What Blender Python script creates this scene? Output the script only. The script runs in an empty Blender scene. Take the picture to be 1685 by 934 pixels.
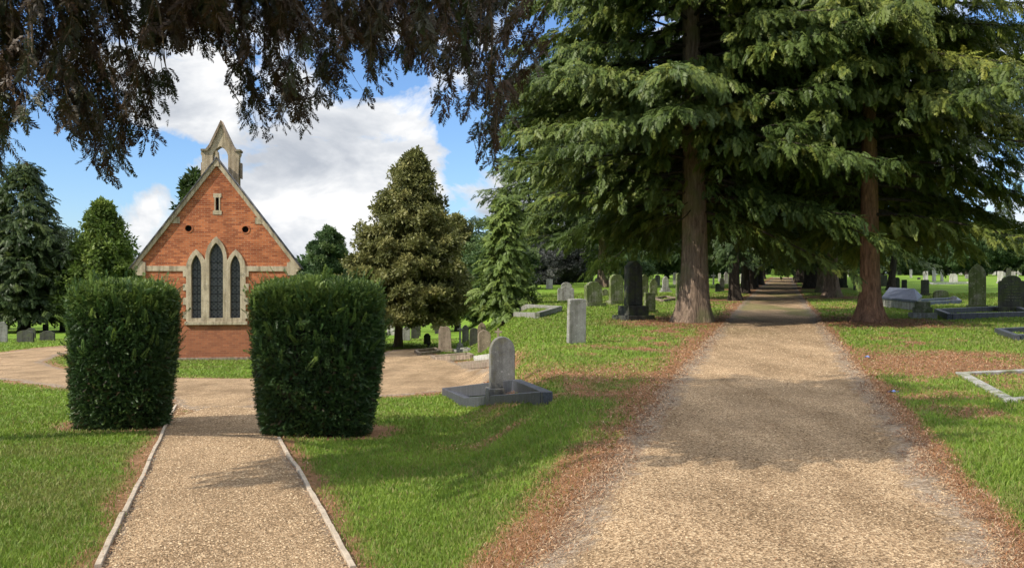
import bpy, bmesh, math, random
import numpy as np
from mathutils import Vector, Matrix

rng = np.random.default_rng(7)
random.seed(7)
scene = bpy.context.scene
COL = scene.collection
EYE, F, CX, CY = 1.65, 1600.0, 842.5, 467.0
rad = math.radians

# ------------------------------------------------------------------ terrain
def smooth(a):
    a = np.clip(a, 0, 1)
    return a * a * (3 - 2 * a)

def terrain(X, Y):
    X = np.asarray(X, float); Y = np.asarray(Y, float)
    y = np.maximum(Y, 0)
    left = np.where(y < 30, .036 * y, np.where(y < 60, 1.08 + .036 * (y - 30) - .023 / 60 * (y - 30) ** 2, 1.815 + .013 * (y - 60)))
    left = -np.minimum(left, 5.0)
    right = .017 * np.minimum(y, 230)
    wd = np.maximum(1.7, .09 * y)
    w = smooth((X - .25 * np.exp(-y / 14) + .014 * y) / wd + .5)
    z = left * (1 - w) + right * w
    z = z + .022 * np.exp(-y / 45) * (np.sin(X * 1.25 + np.sin(Y * .8)) * np.sin(Y * 1.05 + .6) + .5 * np.sin(X * 2.3 - Y * 1.7))
    return z

_YS = np.exp(np.linspace(math.log(2.5), math.log(420), 6000))
def G(px, py):
    """the ground point seen at a pixel of the photograph"""
    u, v = (px - CX) / F, (CY - py) / F
    f = EYE + v * _YS - terrain(u * _YS, _YS)
    i = np.argmax(f < 0)
    if f[i] >= 0: i = len(_YS) - 1
    y0, y1 = _YS[i - 1], _YS[i]
    t = f[i - 1] / (f[i - 1] - f[i] + 1e-12)
    y = y0 + (y1 - y0) * t
    return Vector((u * y, y, float(terrain(u * y, y))))

def hash2(i, j, seed):
    h = np.sin(i * 127.1 + j * 311.7 + seed * 74.7) * 43758.5453
    return h - np.floor(h)
def vnoise(x, y, seed=0):
    i, j = np.floor(x), np.floor(y)
    a, b = smooth(x - i), smooth(y - j)
    return (hash2(i, j, seed) * (1 - a) + hash2(i + 1, j, seed) * a) * (1 - b) + (hash2(i, j + 1, seed) * (1 - a) + hash2(i + 1, j + 1, seed) * a) * b
def fbm(x, y, seed=0, o=4):
    s, a, n = 0, .5, 0
    for k in range(o):
        s = s + a * vnoise(x * 2 ** k + 17 * k, y * 2 ** k, seed + k); n += a; a *= .5
    return s / n

# ------------------------------------------------------------------ materials
def new_mat(name):
    m = bpy.data.materials.new(name); m.use_nodes = True
    nt = m.node_tree; nt.nodes.clear()
    return m, nt, nt.nodes, nt.links
def N(nodes, typ, **kw):
    n = nodes.new(typ)
    for k, v in kw.items():
        if k.startswith('_'): setattr(n, k[1:], v)
        else: n.inputs[k.replace('__', ' ')].default_value = v
    return n
def ramp(nodes, stops):
    r = nodes.new('ShaderNodeValToRGB')
    e = r.color_ramp.elements
    while len(e) < len(stops): e.new(.5)
    for k, (p, c) in enumerate(stops):
        e[k].position = p; e[k].color = (*c, 1) if len(c) == 3 else c
    return r
def mixc(nodes, links, fac, a, b, mode='MIX'):
    m = nodes.new('ShaderNodeMix'); m.data_type = 'RGBA'; m.blend_type = mode
    for sock, v in ((m.inputs[0], fac), (m.inputs[6], a), (m.inputs[7], b)):
        if hasattr(v, 'is_output') or isinstance(v, bpy.types.NodeSocket): links.new(v, sock)
        elif isinstance(v, (int, float)): sock.default_value = v
        else: sock.default_value = (*v, 1)
    return m.outputs[2]
def finish(nodes, links, color, rough=.8, bump=None, bstr=.4, bdist=.01, spec=.3):
    p = nodes.new('ShaderNodeBsdfPrincipled'); o = nodes.new('ShaderNodeOutputMaterial')
    if isinstance(color, bpy.types.NodeSocket): links.new(color, p.inputs['Base Color'])
    else: p.inputs['Base Color'].default_value = (*color, 1)
    p.inputs['Roughness'].default_value = rough
    p.inputs['Specular IOR Level'].default_value = spec
    if bump is not None:
        b = nodes.new('ShaderNodeBump'); b.inputs['Strength'].default_value = bstr; b.inputs['Distance'].default_value = bdist
        links.new(bump, b.inputs['Height']); links.new(b.outputs[0], p.inputs['Normal'])
    links.new(p.outputs[0], o.inputs[0])
    return p

def leaf_mat(name, dark, mid, light, transl=.28, rough=.5):
    m, nt, n, l = new_mat(name)
    at = N(n, 'ShaderNodeAttribute', _attribute_name='tint')
    r = ramp(n, [(0, dark), (.5, mid), (1, light)])
    l.new(at.outputs['Fac'], r.inputs[0])
    p = n.new('ShaderNodeBsdfPrincipled'); p.inputs['Roughness'].default_value = rough; p.inputs['Specular IOR Level'].default_value = .25
    l.new(r.outputs[0], p.inputs['Base Color'])
    t = n.new('ShaderNodeBsdfTranslucent'); l.new(r.outputs[0], t.inputs[0])
    mx = n.new('ShaderNodeMixShader'); mx.inputs[0].default_value = transl
    l.new(p.outputs[0], mx.inputs[1]); l.new(t.outputs[0], mx.inputs[2])
    o = n.new('ShaderNodeOutputMaterial'); l.new(mx.outputs[0], o.inputs[0])
    return m

def stone_mat(name, c1, c2, moss=None, moss_amt=.5, scale=6, rough=.85):
    m, nt, n, l = new_mat(name)
    tc = n.new('ShaderNodeTexCoord')
    a = N(n, 'ShaderNodeTexNoise', Scale=scale, Detail=8., Roughness=.7); l.new(tc.outputs['Object'], a.inputs['Vector'])
    r = ramp(n, [(.3, c1), (.7, c2)]); l.new(a.outputs[0], r.inputs[0])
    col = r.outputs[0]
    b = N(n, 'ShaderNodeTexNoise', Scale=70., Detail=4., Roughness=.7); l.new(tc.outputs['Object'], b.inputs['Vector'])
    rb = ramp(n, [(.35, (.62, .62, .62)), (.65, (1.2, 1.2, 1.2))]); l.new(b.outputs[0], rb.inputs[0])
    col = mixc(n, l, 1., col, rb.outputs[0], 'MULTIPLY')
    if moss:
        c = N(n, 'ShaderNodeTexNoise', Scale=2.6, Detail=7., Roughness=.72); l.new(tc.outputs['Object'], c.inputs['Vector'])
        rc = ramp(n, [(.62 - .3 * moss_amt, (0, 0, 0)), (.74 - .25 * moss_amt, (1, 1, 1))]); l.new(c.outputs[0], rc.inputs[0])
        col = mixc(n, l, rc.outputs[0], col, moss)
    v = N(n, 'ShaderNodeTexVoronoi', Scale=9.); l.new(tc.outputs['Object'], v.inputs['Vector'])
    d = N(n, 'ShaderNodeMath', _operation='MULTIPLY_ADD'); l.new(b.outputs[0], d.inputs[0]); d.inputs[1].default_value = .35; l.new(v.outputs['Distance'], d.inputs[2])
    rv = ramp(n, [(.26, (.55, .55, .55)), (.34, (0, 0, 0))]); l.new(d.outputs[0], rv.inputs[0])
    col = mixc(n, l, rv.outputs[0], col, tuple(min(.5, x * 1.7 + .03) for x in c2))
    mp = N(n, 'ShaderNodeMapping'); mp.inputs['Scale'].default_value = (9, 9, .9); l.new(tc.outputs['Object'], mp.inputs[0])
    st = N(n, 'ShaderNodeTexNoise', Scale=1., Detail=5.); l.new(mp.outputs[0], st.inputs['Vector'])
    rs = ramp(n, [(.35, (.62, .60, .57)), (.6, (1.05, 1.05, 1.05))]); l.new(st.outputs[0], rs.inputs[0])
    col = mixc(n, l, 1., col, rs.outputs[0], 'MULTIPLY')
    finish(n, l, col, rough, b.outputs[0], .5, .006)
    return m

M = {}
M['grey'] = stone_mat('grey_stone', (.17, .165, .15), (.30, .29, .26), (.10, .11, .06), .35)
M['stonegrey'] = stone_mat('weathered_grey_stone', (.10, .098, .09), (.20, .195, .18), (.14, .13, .07), .35)
M['pale'] = stone_mat('pale_stone', (.34, .33, .29), (.52, .50, .45), (.25, .25, .18), .3)
M['moss'] = stone_mat('mossy_stone', (.16, .15, .11), (.26, .25, .19), (.075, .095, .025), .85)
M['dark'] = stone_mat('dark_stone', (.022, .024, .02), (.065, .065, .052), (.05, .06, .02), .5)
M['brown'] = stone_mat('brown_stone', (.17, .13, .095), (.29, .225, .165), (.14, .14, .08), .3)
M['rust'] = stone_mat('red_brown_stone', (.22, .12, .075), (.33, .20, .13), None)
M['granite'] = stone_mat('dark_granite', (.03, .032, .04), (.075, .08, .095), None, scale=40, rough=.5)
M['blue'] = stone_mat('blue_grey_granite', (.055, .065, .095), (.10, .115, .155), None, scale=40, rough=.6)
M['dressing'] = stone_mat('buff_dressed_stone', (.32, .26, .175), (.47, .39, .275), (.20, .17, .12), .25, 3)
M['kerbpale'] = stone_mat('pale_kerb_stone', (.22, .215, .20), (.38, .37, .34), (.14, .15, .07), .5)

def bark_mat(name, c1, c2, moss=None):
    m, nt, n, l = new_mat(name)
    tc = n.new('ShaderNodeTexCoord'); mp = N(n, 'ShaderNodeMapping'); mp.inputs['Scale'].default_value = (9, 9, 1.6)
    l.new(tc.outputs['Object'], mp.inputs[0])
    a = N(n, 'ShaderNodeTexNoise', Scale=1.6, Detail=8., Roughness=.68, Distortion=.6); l.new(mp.outputs[0], a.inputs['Vector'])
    r = ramp(n, [(.32, c1), (.5, tuple((x + y) / 2 for x, y in zip(c1, c2))), (.68, c2)]); l.new(a.outputs[0], r.inputs[0])
    col = r.outputs[0]
    if moss:
        c = N(n, 'ShaderNodeTexNoise', Scale=1.4, Detail=5.); l.new(tc.outputs['Object'], c.inputs['Vector'])
        rc = ramp(n, [(.5, (0, 0, 0)), (.68, (1, 1, 1))]); l.new(c.outputs[0], rc.inputs[0])
        col = mixc(n, l, rc.outputs[0], col, moss)
    finish(n, l, col, .9, a.outputs[0], 1., .12, .15)
    return m
M['bark'] = bark_mat('brown_bark', (.06, .042, .03), (.31, .225, .16), (.13, .125, .06))
M['bark_red'] = bark_mat('red_brown_bark', (.085, .045, .027), (.38, .205, .12))
M['bark_dark'] = bark_mat('dark_bark', (.02, .016, .012), (.075, .06, .045))
M['twig'] = bark_mat('twig_bark', (.06, .04, .025), (.20, .14, .09))

M['fir'] = leaf_mat('cypress_leaf', (.040, .066, .016), (.086, .124, .026), (.20, .215, .04))
M['fir_sunlit'] = leaf_mat('sunlit_cypress_leaf', (.046, .074, .016), (.112, .146, .028), (.25, .255, .045))  # cypress leaf yellowed so the colour carries sunlight
M['yewdrop'] = leaf_mat('hanging_yew_leaf', (.050, .025, .011), (.030, .025, .011), (.040, .060, .016), .12)
M['yew'] = leaf_mat('clipped_yew_leaf', (.022, .046, .014), (.045, .090, .024), (.15, .21, .04), .2, .42)
M['darkfir'] = leaf_mat('dark_fir_leaf', (.020, .038, .012), (.042, .068, .017), (.105, .135, .03))
M['cone'] = leaf_mat('bright_conifer_leaf', (.055, .09, .02), (.105, .155, .03), (.20, .25, .055))
M['olive'] = leaf_mat('olive_cedar_leaf', (.075, .085, .026), (.145, .15, .046), (.26, .24, .085))
M['broad'] = leaf_mat('broadleaf', (.03, .058, .02), (.06, .105, .035), (.13, .18, .06))
M['purple'] = leaf_mat('grey_shrub_leaf', (.028, .035, .03), (.075, .08, .075), (.17, .17, .16))
M['redhedge'] = leaf_mat('russet_hedge_leaf', (.09, .05, .03), (.17, .10, .055), (.14, .16, .05))
M['boxhedge'] = leaf_mat('box_hedge_leaf', (.06, .11, .018), (.11, .19, .03), (.2, .27, .05))
M['core'] = bark_mat('inner_twigs', (.010, .010, .006), (.03, .028, .016))

# grass, litter and chips share the attribute-driven leaf shader
M['grass'] = leaf_mat('grass_blade', (.27, .21, .085), (.115, .185, .022), (.20, .27, .038), .35, .55)
M['needles'] = leaf_mat('fallen_needles', (.12, .05, .024), (.29, .13, .052), (.46, .35, .23), .05, .8)
M['chips'] = leaf_mat('gravel_chip', (.145, .094, .050), (.30, .203, .116), (.52, .40, .255), .0, .85)

def ground_mat():
    m, nt, n, l = new_mat('lawn')
    tc = n.new('ShaderNodeTexCoord')
    lit = N(n, 'ShaderNodeAttribute', _attribute_name='litter')
    a = N(n, 'ShaderNodeTexNoise', Scale=.55, Detail=6., Roughness=.6); l.new(tc.outputs['Object'], a.inputs['Vector'])
    g = ramp(n, [(.3, (.080, .145, .016)), (.5, (.12, .20, .022)), (.7, (.175, .245, .035))]); l.new(a.outputs[0], g.inputs[0])
    b = N(n, 'ShaderNodeTexNoise', Scale=38., Detail=6., Roughness=.75); l.new(tc.outputs['Object'], b.inputs['Vector'])
    gb = ramp(n, [(.3, (.55, .55, .5)), (.7, (1.25, 1.25, 1.2))]); l.new(b.outputs[0], gb.inputs[0])
    green = mixc(n, l, 1., g.outputs[0], gb.outputs[0], 'MULTIPLY')
    c = N(n, 'ShaderNodeTexNoise', Scale=14., Detail=8., Roughness=.8); l.new(tc.outputs['Object'], c.inputs['Vector'])
    br = ramp(n, [(.25, (.060, .040, .022)), (.45, (.16, .09, .045)), (.6, (.26, .145, .075)), (.75, (.30, .22, .13))]); l.new(c.outputs[0], br.inputs[0])
    d = N(n, 'ShaderNodeTexNoise', Scale=4.5, Detail=7., Roughness=.7); l.new(tc.outputs['Object'], d.inputs['Vector'])
    mth = N(n, 'ShaderNodeMath', _operation='ADD'); l.new(lit.outputs['Fac'], mth.inputs[0]); l.new(d.outputs[0], mth.inputs[1])
    rr = ramp(n, [(.78, (0, 0, 0)), (1., (1, 1, 1))]); l.new(mth.outputs[0], rr.inputs[0])
    col = mixc(n, l, rr.outputs[0], green, br.outputs[0])
    finish(n, l, col, .95, b.outputs[0], .7, .03, .1)
    return m
def gravel_mat():
    m, nt, n, l = new_mat('gravel')
    tc = n.new('ShaderNodeTexCoord')
    v = N(n, 'ShaderNodeTexVoronoi', Scale=70.); l.new(tc.outputs['Object'], v.inputs['Vector'])
    bw = n.new('ShaderNodeRGBToBW'); l.new(v.outputs['Color'], bw.inputs[0])
    r = ramp(n, [(.15, (.12, .08, .043)), (.45, (.25, .17, .096)), (.62, (.34, .238, .14)), (.85, (.48, .365, .23))]); l.new(bw.outputs[0], r.inputs[0])
    a = N(n, 'ShaderNodeTexNoise', Scale=.9, Detail=7., Roughness=.6); l.new(tc.outputs['Object'], a.inputs['Vector'])
    ra = ramp(n, [(.3, (.72, .70, .68)), (.7, (1.12, 1.1, 1.08))]); l.new(a.outputs[0], ra.inputs[0])
    col = mixc(n, l, 1., r.outputs[0], ra.outputs[0], 'MULTIPLY')
    wm = N(n, 'ShaderNodeMapping'); wm.inputs['Scale'].default_value = (1.5, .28, 1); wm.inputs['Rotation'].default_value = (0, 0, .12); l.new(tc.outputs['Object'], wm.inputs[0])
    wn = N(n, 'ShaderNodeTexNoise', Scale=1.1, Detail=6., Roughness=.62); l.new(wm.outputs[0], wn.inputs['Vector'])
    rw = ramp(n, [(.34, (.70, .67, .63)), (.5, (.96, .95, .94)), (.66, (1.16, 1.15, 1.14))]); l.new(wn.outputs[0], rw.inputs[0])
    col = mixc(n, l, 1., col, rw.outputs[0], 'MULTIPLY')
    e = N(n, 'ShaderNodeAttribute', _attribute_name='edge')
    d = N(n, 'ShaderNodeTexNoise', Scale=5., Detail=8., Roughness=.75); l.new(tc.outputs['Object'], d.inputs['Vector'])
    mth = N(n, 'ShaderNodeMath', _operation='ADD'); l.new(e.outputs['Fac'], mth.inputs[0]); l.new(d.outputs[0], mth.inputs[1])
    rr = ramp(n, [(.8, (0, 0, 0)), (1.1, (1, 1, 1))]); l.new(mth.outputs[0], rr.inputs[0])
    f = N(n, 'ShaderNodeTexNoise', Scale=22., Detail=6., Roughness=.8); l.new(tc.outputs['Object'], f.inputs['Vector'])
    dirt = ramp(n, [(.3, (.075, .052, .035)), (.48, (.17, .125, .085)), (.68, (.40, .325, .24))]); l.new(f.outputs[0], dirt.inputs[0])
    col = mixc(n, l, rr.outputs[0], col, dirt.outputs[0])
    mo = N(n, 'ShaderNodeAttribute', _attribute_name='moss')
    col = mixc(n, l, mo.outputs['Fac'], col, (.10, .105, .03))
    hb = N(n, 'ShaderNodeMath', _operation='ADD'); l.new(v.outputs['Distance'], hb.inputs[0]); l.new(f.outputs[0], hb.inputs[1])
    finish(n, l, col, .92, hb.outputs[0], .8, .012, .15)
    return m
def brick_mat():
    m, nt, n, l = new_mat('red_brick')
    tc = n.new('ShaderNodeTexCoord'); sp = n.new('ShaderNodeSeparateXYZ'); cb = n.new('ShaderNodeCombineXYZ')
    l.new(tc.outputs['Object'], sp.inputs[0])
    ad = N(n, 'ShaderNodeMath', _operation='ADD'); l.new(sp.outputs[0], ad.inputs[0]); l.new(sp.outputs[1], ad.inputs[1])
    l.new(ad.outputs[0], cb.inputs[0]); l.new(sp.outputs[2], cb.inputs[1])
    b = N(n, 'ShaderNodeTexBrick', Scale=1., Mortar__Size=.009, Bias=-.1)
    b.inputs['Brick Width'].default_value = .235; b.inputs['Row Height'].default_value = .077
    b.inputs['Color1'].default_value = (.24, .062, .024, 1); b.inputs['Color2'].default_value = (.50, .165, .062, 1); b.inputs['Mortar'].default_value = (.33, .185, .11, 1)
    l.new(cb.outputs[0], b.inputs['Vector'])
    a = N(n, 'ShaderNodeTexNoise', Scale=1.1, Detail=8., Roughness=.65); l.new(tc.outputs['Object'], a.inputs['Vector'])
    ra = ramp(n, [(.3, (.58, .53, .52)), (.7, (1.18, 1.16, 1.14))]); l.new(a.outputs[0], ra.inputs[0])
    col = mixc(n, l, 1., b.outputs[0], ra.outputs[0], 'MULTIPLY')
    c = N(n, 'ShaderNodeTexNoise', Scale=2.3, Detail=8., Roughness=.8); l.new(tc.outputs['Object'], c.inputs['Vector'])
    rc = ramp(n, [(.60, (0, 0, 0)), (.78, (.6, .6, .6))]); l.new(c.outputs[0], rc.inputs[0])
    col = mixc(n, l, rc.outputs[0], col, (.40, .30, .19))
    # the lowest courses are darker brick
    mr = N(n, 'ShaderNodeMapRange'); mr.inputs[1].default_value = 1.15; mr.inputs[2].default_value = 1.5; mr.inputs[3].default_value = .55; mr.inputs[4].default_value = 0
    l.new(sp.outputs[2], mr.inputs[0])
    col = mixc(n, l, mr.outputs[0], col, (.20, .085, .05))
    finish(n, l, col, .85, b.outputs['Fac'], -.3, .01, .2)
    return m
def lead_glass_mat():
    m, nt, n, l = new_mat('leaded_glass')
    tc = n.new('ShaderNodeTexCoord'); mp = N(n, 'ShaderNodeMapping'); mp.inputs['Rotation'].default_value = (0, rad(45), 0)
    l.new(tc.outputs['Object'], mp.inputs[0])
    sp = n.new('ShaderNodeSeparateXYZ'); l.new(mp.outputs[0], sp.inputs[0])
    cb = n.new('ShaderNodeCombineXYZ'); l.new(sp.outputs[0], cb.inputs[0]); l.new(sp.outputs[2], cb.inputs[1])
    b = N(n, 'ShaderNodeTexBrick', Scale=1., Mortar__Size=.012, _offset=0.)
    b.inputs['Brick Width'].default_value = .115; b.inputs['Row Height'].default_value = .115
    b.inputs['Color1'].default_value = (.012, .016, .022, 1); b.inputs['Color2'].default_value = (.045, .05, .06, 1); b.inputs['Mortar'].default_value = (.085, .085, .085, 1)
    l.new(cb.outputs[0], b.inputs['Vector'])
    finish(n, l, b.outputs[0], .3, b.outputs['Fac'], .4, .01, .5)
    return m
def slate_mat():
    m, nt, n, l = new_mat('roof_slate')
    tc = n.new('ShaderNodeTexCoord'); sp = n.new('ShaderNodeSeparateXYZ'); cb = n.new('ShaderNodeCombineXYZ')
    l.new(tc.outputs['Object'], sp.inputs[0]); l.new(sp.outputs[1], cb.inputs[0]); l.new(sp.outputs[2], cb.inputs[1])
    b = N(n, 'ShaderNodeTexBrick', Scale=1., Mortar__Size=.006)
    b.inputs['Brick Width'].default_value = .3; b.inputs['Row Height'].default_value = .18
    b.inputs['Color1'].default_value = (.06, .06, .065, 1); b.inputs['Color2'].default_value = (.11, .10, .10, 1); b.inputs['Mortar'].default_value = (.03, .03, .03, 1)
    l.new(cb.outputs[0], b.inputs['Vector'])
    finish(n, l, b.outputs[0], .6)
    return m
def plain_mat(name, c, rough=.8, var=.25):
    m, nt, n, l = new_mat(name)
    tc = n.new('ShaderNodeTexCoord')
    a = N(n, 'ShaderNodeTexNoise', Scale=9., Detail=8., Roughness=.7); l.new(tc.outputs['Object'], a.inputs['Vector'])
    r = ramp(n, [(.3, tuple(x * (1 - var) for x in c)), (.7, tuple(x * (1 + var) for x in c))]); l.new(a.outputs[0], r.inputs[0])
    finish(n, l, r.outputs[0], rough, a.outputs[0], .3, .01)
    return m
M['lawn'], M['gravel'], M['brick'], M['glass'], M['slate'] = ground_mat(), gravel_mat(), brick_mat(), lead_glass_mat(), slate_mat()
M['timber'] = plain_mat('weathered_timber', (.34, .28, .21), .85, .35)
M['void'] = plain_mat('dark_vent', (.008, .008, .008))
M['litterblue'] = plain_mat('blue_plastic', (.10, .18, .42), .4)
M['flower'] = plain_mat('white_flower', (.75, .72, .66))
M['bluepot'] = plain_mat('blue_cloth', (.03, .07, .32), .6)

# ------------------------------------------------------------------ object helpers
def tag(o, label=None, cat=None, group=None, kind=None):
    if label: o['label'] = label
    if cat: o['category'] = cat
    if group: o['group'] = group
    if kind: o['kind'] = kind
    return o
def empty(name, loc, rz=0, label=None, cat=None, group=None):
    o = bpy.data.objects.new(name, None); COL.objects.link(o)
    o.location = loc; o.rotation_euler = (0, 0, rz); o.empty_display_size = .3
    return tag(o, label, cat, group)
def link(name, me, mat, parent=None):
    o = bpy.data.objects.new(name, me); COL.objects.link(o)
    if mat is not None and not me.materials: me.materials.append(mat)
    if parent is not None: o.parent = parent
    return o
def np_mesh(name, V, Fq, mat, parent=None, attrs=None, smooth_=False):
    me = bpy.data.meshes.new(name)
    V = np.ascontiguousarray(V, np.float32); Fq = np.ascontiguousarray(Fq, np.int32)
    k = Fq.shape[1]
    me.vertices.add(len(V)); me.vertices.foreach_set('co', V.ravel())
    me.loops.add(Fq.size); me.loops.foreach_set('vertex_index', Fq.ravel())
    me.polygons.add(len(Fq)); me.polygons.foreach_set('loop_start', np.arange(0, Fq.size, k, dtype=np.int32))
    if smooth_: me.polygons.foreach_set('use_smooth', np.ones(len(Fq), bool))
    for an, av in (attrs or {}).items():
        a = me.attributes.new(an, 'FLOAT', 'POINT'); a.data.foreach_set('value', np.ascontiguousarray(av, np.float32))
    me.update(calc_edges=True); me.validate()
    return link(name, me, mat, parent)
def bm_obj(name, bm, mat, parent=None, smooth_=False):
    bmesh.ops.recalc_face_normals(bm, faces=bm.faces)
    me = bpy.data.meshes.new(name); bm.to_mesh(me); bm.free()
    if smooth_:
        for p in me.polygons: p.use_smooth = True
    return link(name, me, mat, parent)
def copy_tree(o, loc, rz=0, sc=1, label=None):
    def rec(x, parent):
        c = x.copy(); COL.objects.link(c)
        if parent is not None: c.parent = parent
        for ch in [q for q in bpy.data.objects if q.parent == x]: rec(ch, c)
        return c
    r = rec(o, None)
    r.location = loc; r.rotation_euler = (0, 0, rz); r.scale = (sc, sc, sc) if not isinstance(sc, tuple) else sc
    if label: r['label'] = label
    return r

class MB:
    def __init__(s): s.V, s.F, s.T, s.n = [], [], [], 0
    def add(s, V, Fq, t=0.):
        V = np.asarray(V, float); s.V.append(V); s.F.append(np.asarray(Fq) + s.n); s.T.append(np.full(len(V), t)); s.n += len(V)
    def tube(s, P, R, k=6):
        P = np.asarray(P, float); R = np.broadcast_to(np.asarray(R, float), (len(P),))
        T = np.gradient(P, axis=0); T /= np.linalg.norm(T, axis=1)[:, None] + 1e-9
        ref = np.where(np.abs(T[:, 2:3]) > .9, np.array([[1., 0, 0]]), np.array([[0, 0, 1.]]))
        A = np.cross(T, ref); A /= np.linalg.norm(A, axis=1)[:, None] + 1e-9
        B = np.cross(T, A)
        th = np.arange(k) * 2 * math.pi / k
        V = (P[:, None] + R[:, None, None] * (np.cos(th)[None, :, None] * A[:, None] + np.sin(th)[None, :, None] * B[:, None])).reshape(-1, 3)
        Fq = [(i * k + j, i * k + (j + 1) % k, (i + 1) * k + (j + 1) % k, (i + 1) * k + j) for i in range(len(P) - 1) for j in range(k)]
        s.add(V, Fq)
    def build(s, name, mat, parent=None, smooth_=False):
        return np_mesh(name, np.concatenate(s.V), np.concatenate(s.F), mat, parent, {'tint': np.concatenate(s.T)}, smooth_)

# ------------------------------------------------------------------ foliage
def norm(a): return a / (np.linalg.norm(a, axis=-1, keepdims=True) + 1e-9)
def frond(n, ang, ln, wd, droop, seed, taper=.65, jit=.12):
    """flat spray: stem along +X (length 1) with n pairs of pointed fingers"""
    r = np.random.default_rng(seed); V, Fq = [], []
    def finger(b, d, L, w):
        d = d / np.linalg.norm(d); sd = np.cross([0, 0, 1.], d); sd /= np.linalg.norm(sd)
        i = len(V)
        V.extend([b, b + d * L * .55 + sd * w + np.array([0, 0, .04 * L]), b + d * L + np.array([0, 0, -droop * L]), b + d * L * .55 - sd * w + np.array([0, 0, .04 * L])])
        Fq.append((i, i + 1, i + 2, i + 3))
    for k in range(n):
        s = .08 + .86 * k / (n - 1); b = np.array([s, 0, -.25 * droop * s * s])
        for side in (-1, 1):
            a = ang * (1 + r.uniform(-jit, jit) * 2) * side
            finger(b, np.array([math.cos(a), math.sin(a), r.uniform(-.25, .15)]), ln * (1 - taper * s) * r.uniform(.75, 1.15), wd * r.uniform(.8, 1.2))
    finger(np.array([.75, 0, -.14 * droop]), np.array([1., 0, -.1]), .38, wd)
    return np.array(V), np.array(Fq)
def tuft(n, wd, seed, spread=1.):
    """a loose knot of leaf faces pointing every way"""
    r = np.random.default_rng(seed); V, Fq = [], []
    for k in range(n):
        d = norm(r.normal(size=3) * np.array([1, 1, .8]) + np.array([.5, 0, 0])); sd = norm(np.cross(d, r.normal(size=3)))
        b = d * r.uniform(.05, .45) * spread; L = r.uniform(.35, .65); i = len(V)
        V.extend([b, b + d * L * .5 + sd * wd, b + d * L, b + d * L * .5 - sd * wd]); Fq.append((i, i + 1, i + 2, i + 3))
    return np.array(V), np.array(Fq)
FLAT = [frond(8, .85, .44, .062, .35, s) for s in range(5)]
THIN = [frond(8, .75, .42, .045, .3, 20 + s) for s in range(5)]
SPRIG = [frond(10, .95, .27, .038, .15, 40 + s, .45) for s in range(5)]
TUFT = [tuft(16, .13, 60 + s) for s in range(5)]

class Fronds:
    def __init__(s): s.P, s.X, s.Z, s.S, s.T = [], [], [], [], []
    def add(s, P, X, Z, S, T):
        s.P.append(P); s.X.append(X); s.Z.append(Z); s.S.append(S); s.T.append(T)
    def build(s, name, protos, mat, parent, r, mb=None):
        P, X, Z, S, T = (np.concatenate(a) for a in (s.P, s.X, s.Z, s.S, s.T))
        X = norm(X); Z = norm(Z - X * (Z * X).sum(1, keepdims=True)); Y = np.cross(Z, X)
        pick = r.integers(0, len(protos), len(P)); out = mb or MB()
        for k, (pv, pf) in enumerate(protos):
            m = pick == k; n = m.sum()
            if not n: continue
            W = pv[None] * S[m][:, None, None]
            V = P[m][:, None] + W[..., 0:1] * X[m][:, None] + W[..., 1:2] * Y[m][:, None] + W[..., 2:3] * Z[m][:, None]
            Fq = (pf[None] + (np.arange(n) * len(pv))[:, None, None]).reshape(-1, 4)
            out.V.append(V.reshape(-1, 3)); out.F.append(Fq + out.n); out.T.append(np.repeat(T[m], len(pv))); out.n += n * len(pv)
        return out.build(name, mat, parent)

UP = np.array([0, 0, 1.])
def trunk_mesh(mb, H, r0, flare, seed, lean=(0, 0), k=20, roots=6, rows=26):
    r = np.random.default_rng(seed); ph = r.uniform(0, 6.28, 4)
    zs = H * np.linspace(0, 1, rows) ** 1.7
    th = np.arange(k) * 2 * math.pi / k
    V = []
    for z in zs:
        t = z / H
        rr = r0 * (1 - .92 * t) + r0 * flare * np.exp(-z / (.55 * r0 / .45)) * (1 + .45 * np.sin(th * roots + ph[0]) + .25 * np.sin(th * (roots - 2) + ph[1]))
        rr = rr * (1 + .05 * np.sin(th * 5 + ph[2] + z * .3) + .03 * np.sin(th * 9 + ph[3]))
        cx, cy = lean[0] * t + .06 * math.sin(z * .35 + ph[0]) * min(1, z), lean[1] * t
        V += [(cx + a * math.cos(b), cy + a * math.sin(b), z - (.12 if z == 0 else 0)) for a, b in zip(rr, th)]
    Fq = [(i * k + j, i * k + (j + 1) % k, (i + 1) * k + (j + 1) % k, (i + 1) * k + j) for i in range(rows - 1) for j in range(k)]
    mb.add(np.array(V), Fq)

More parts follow.
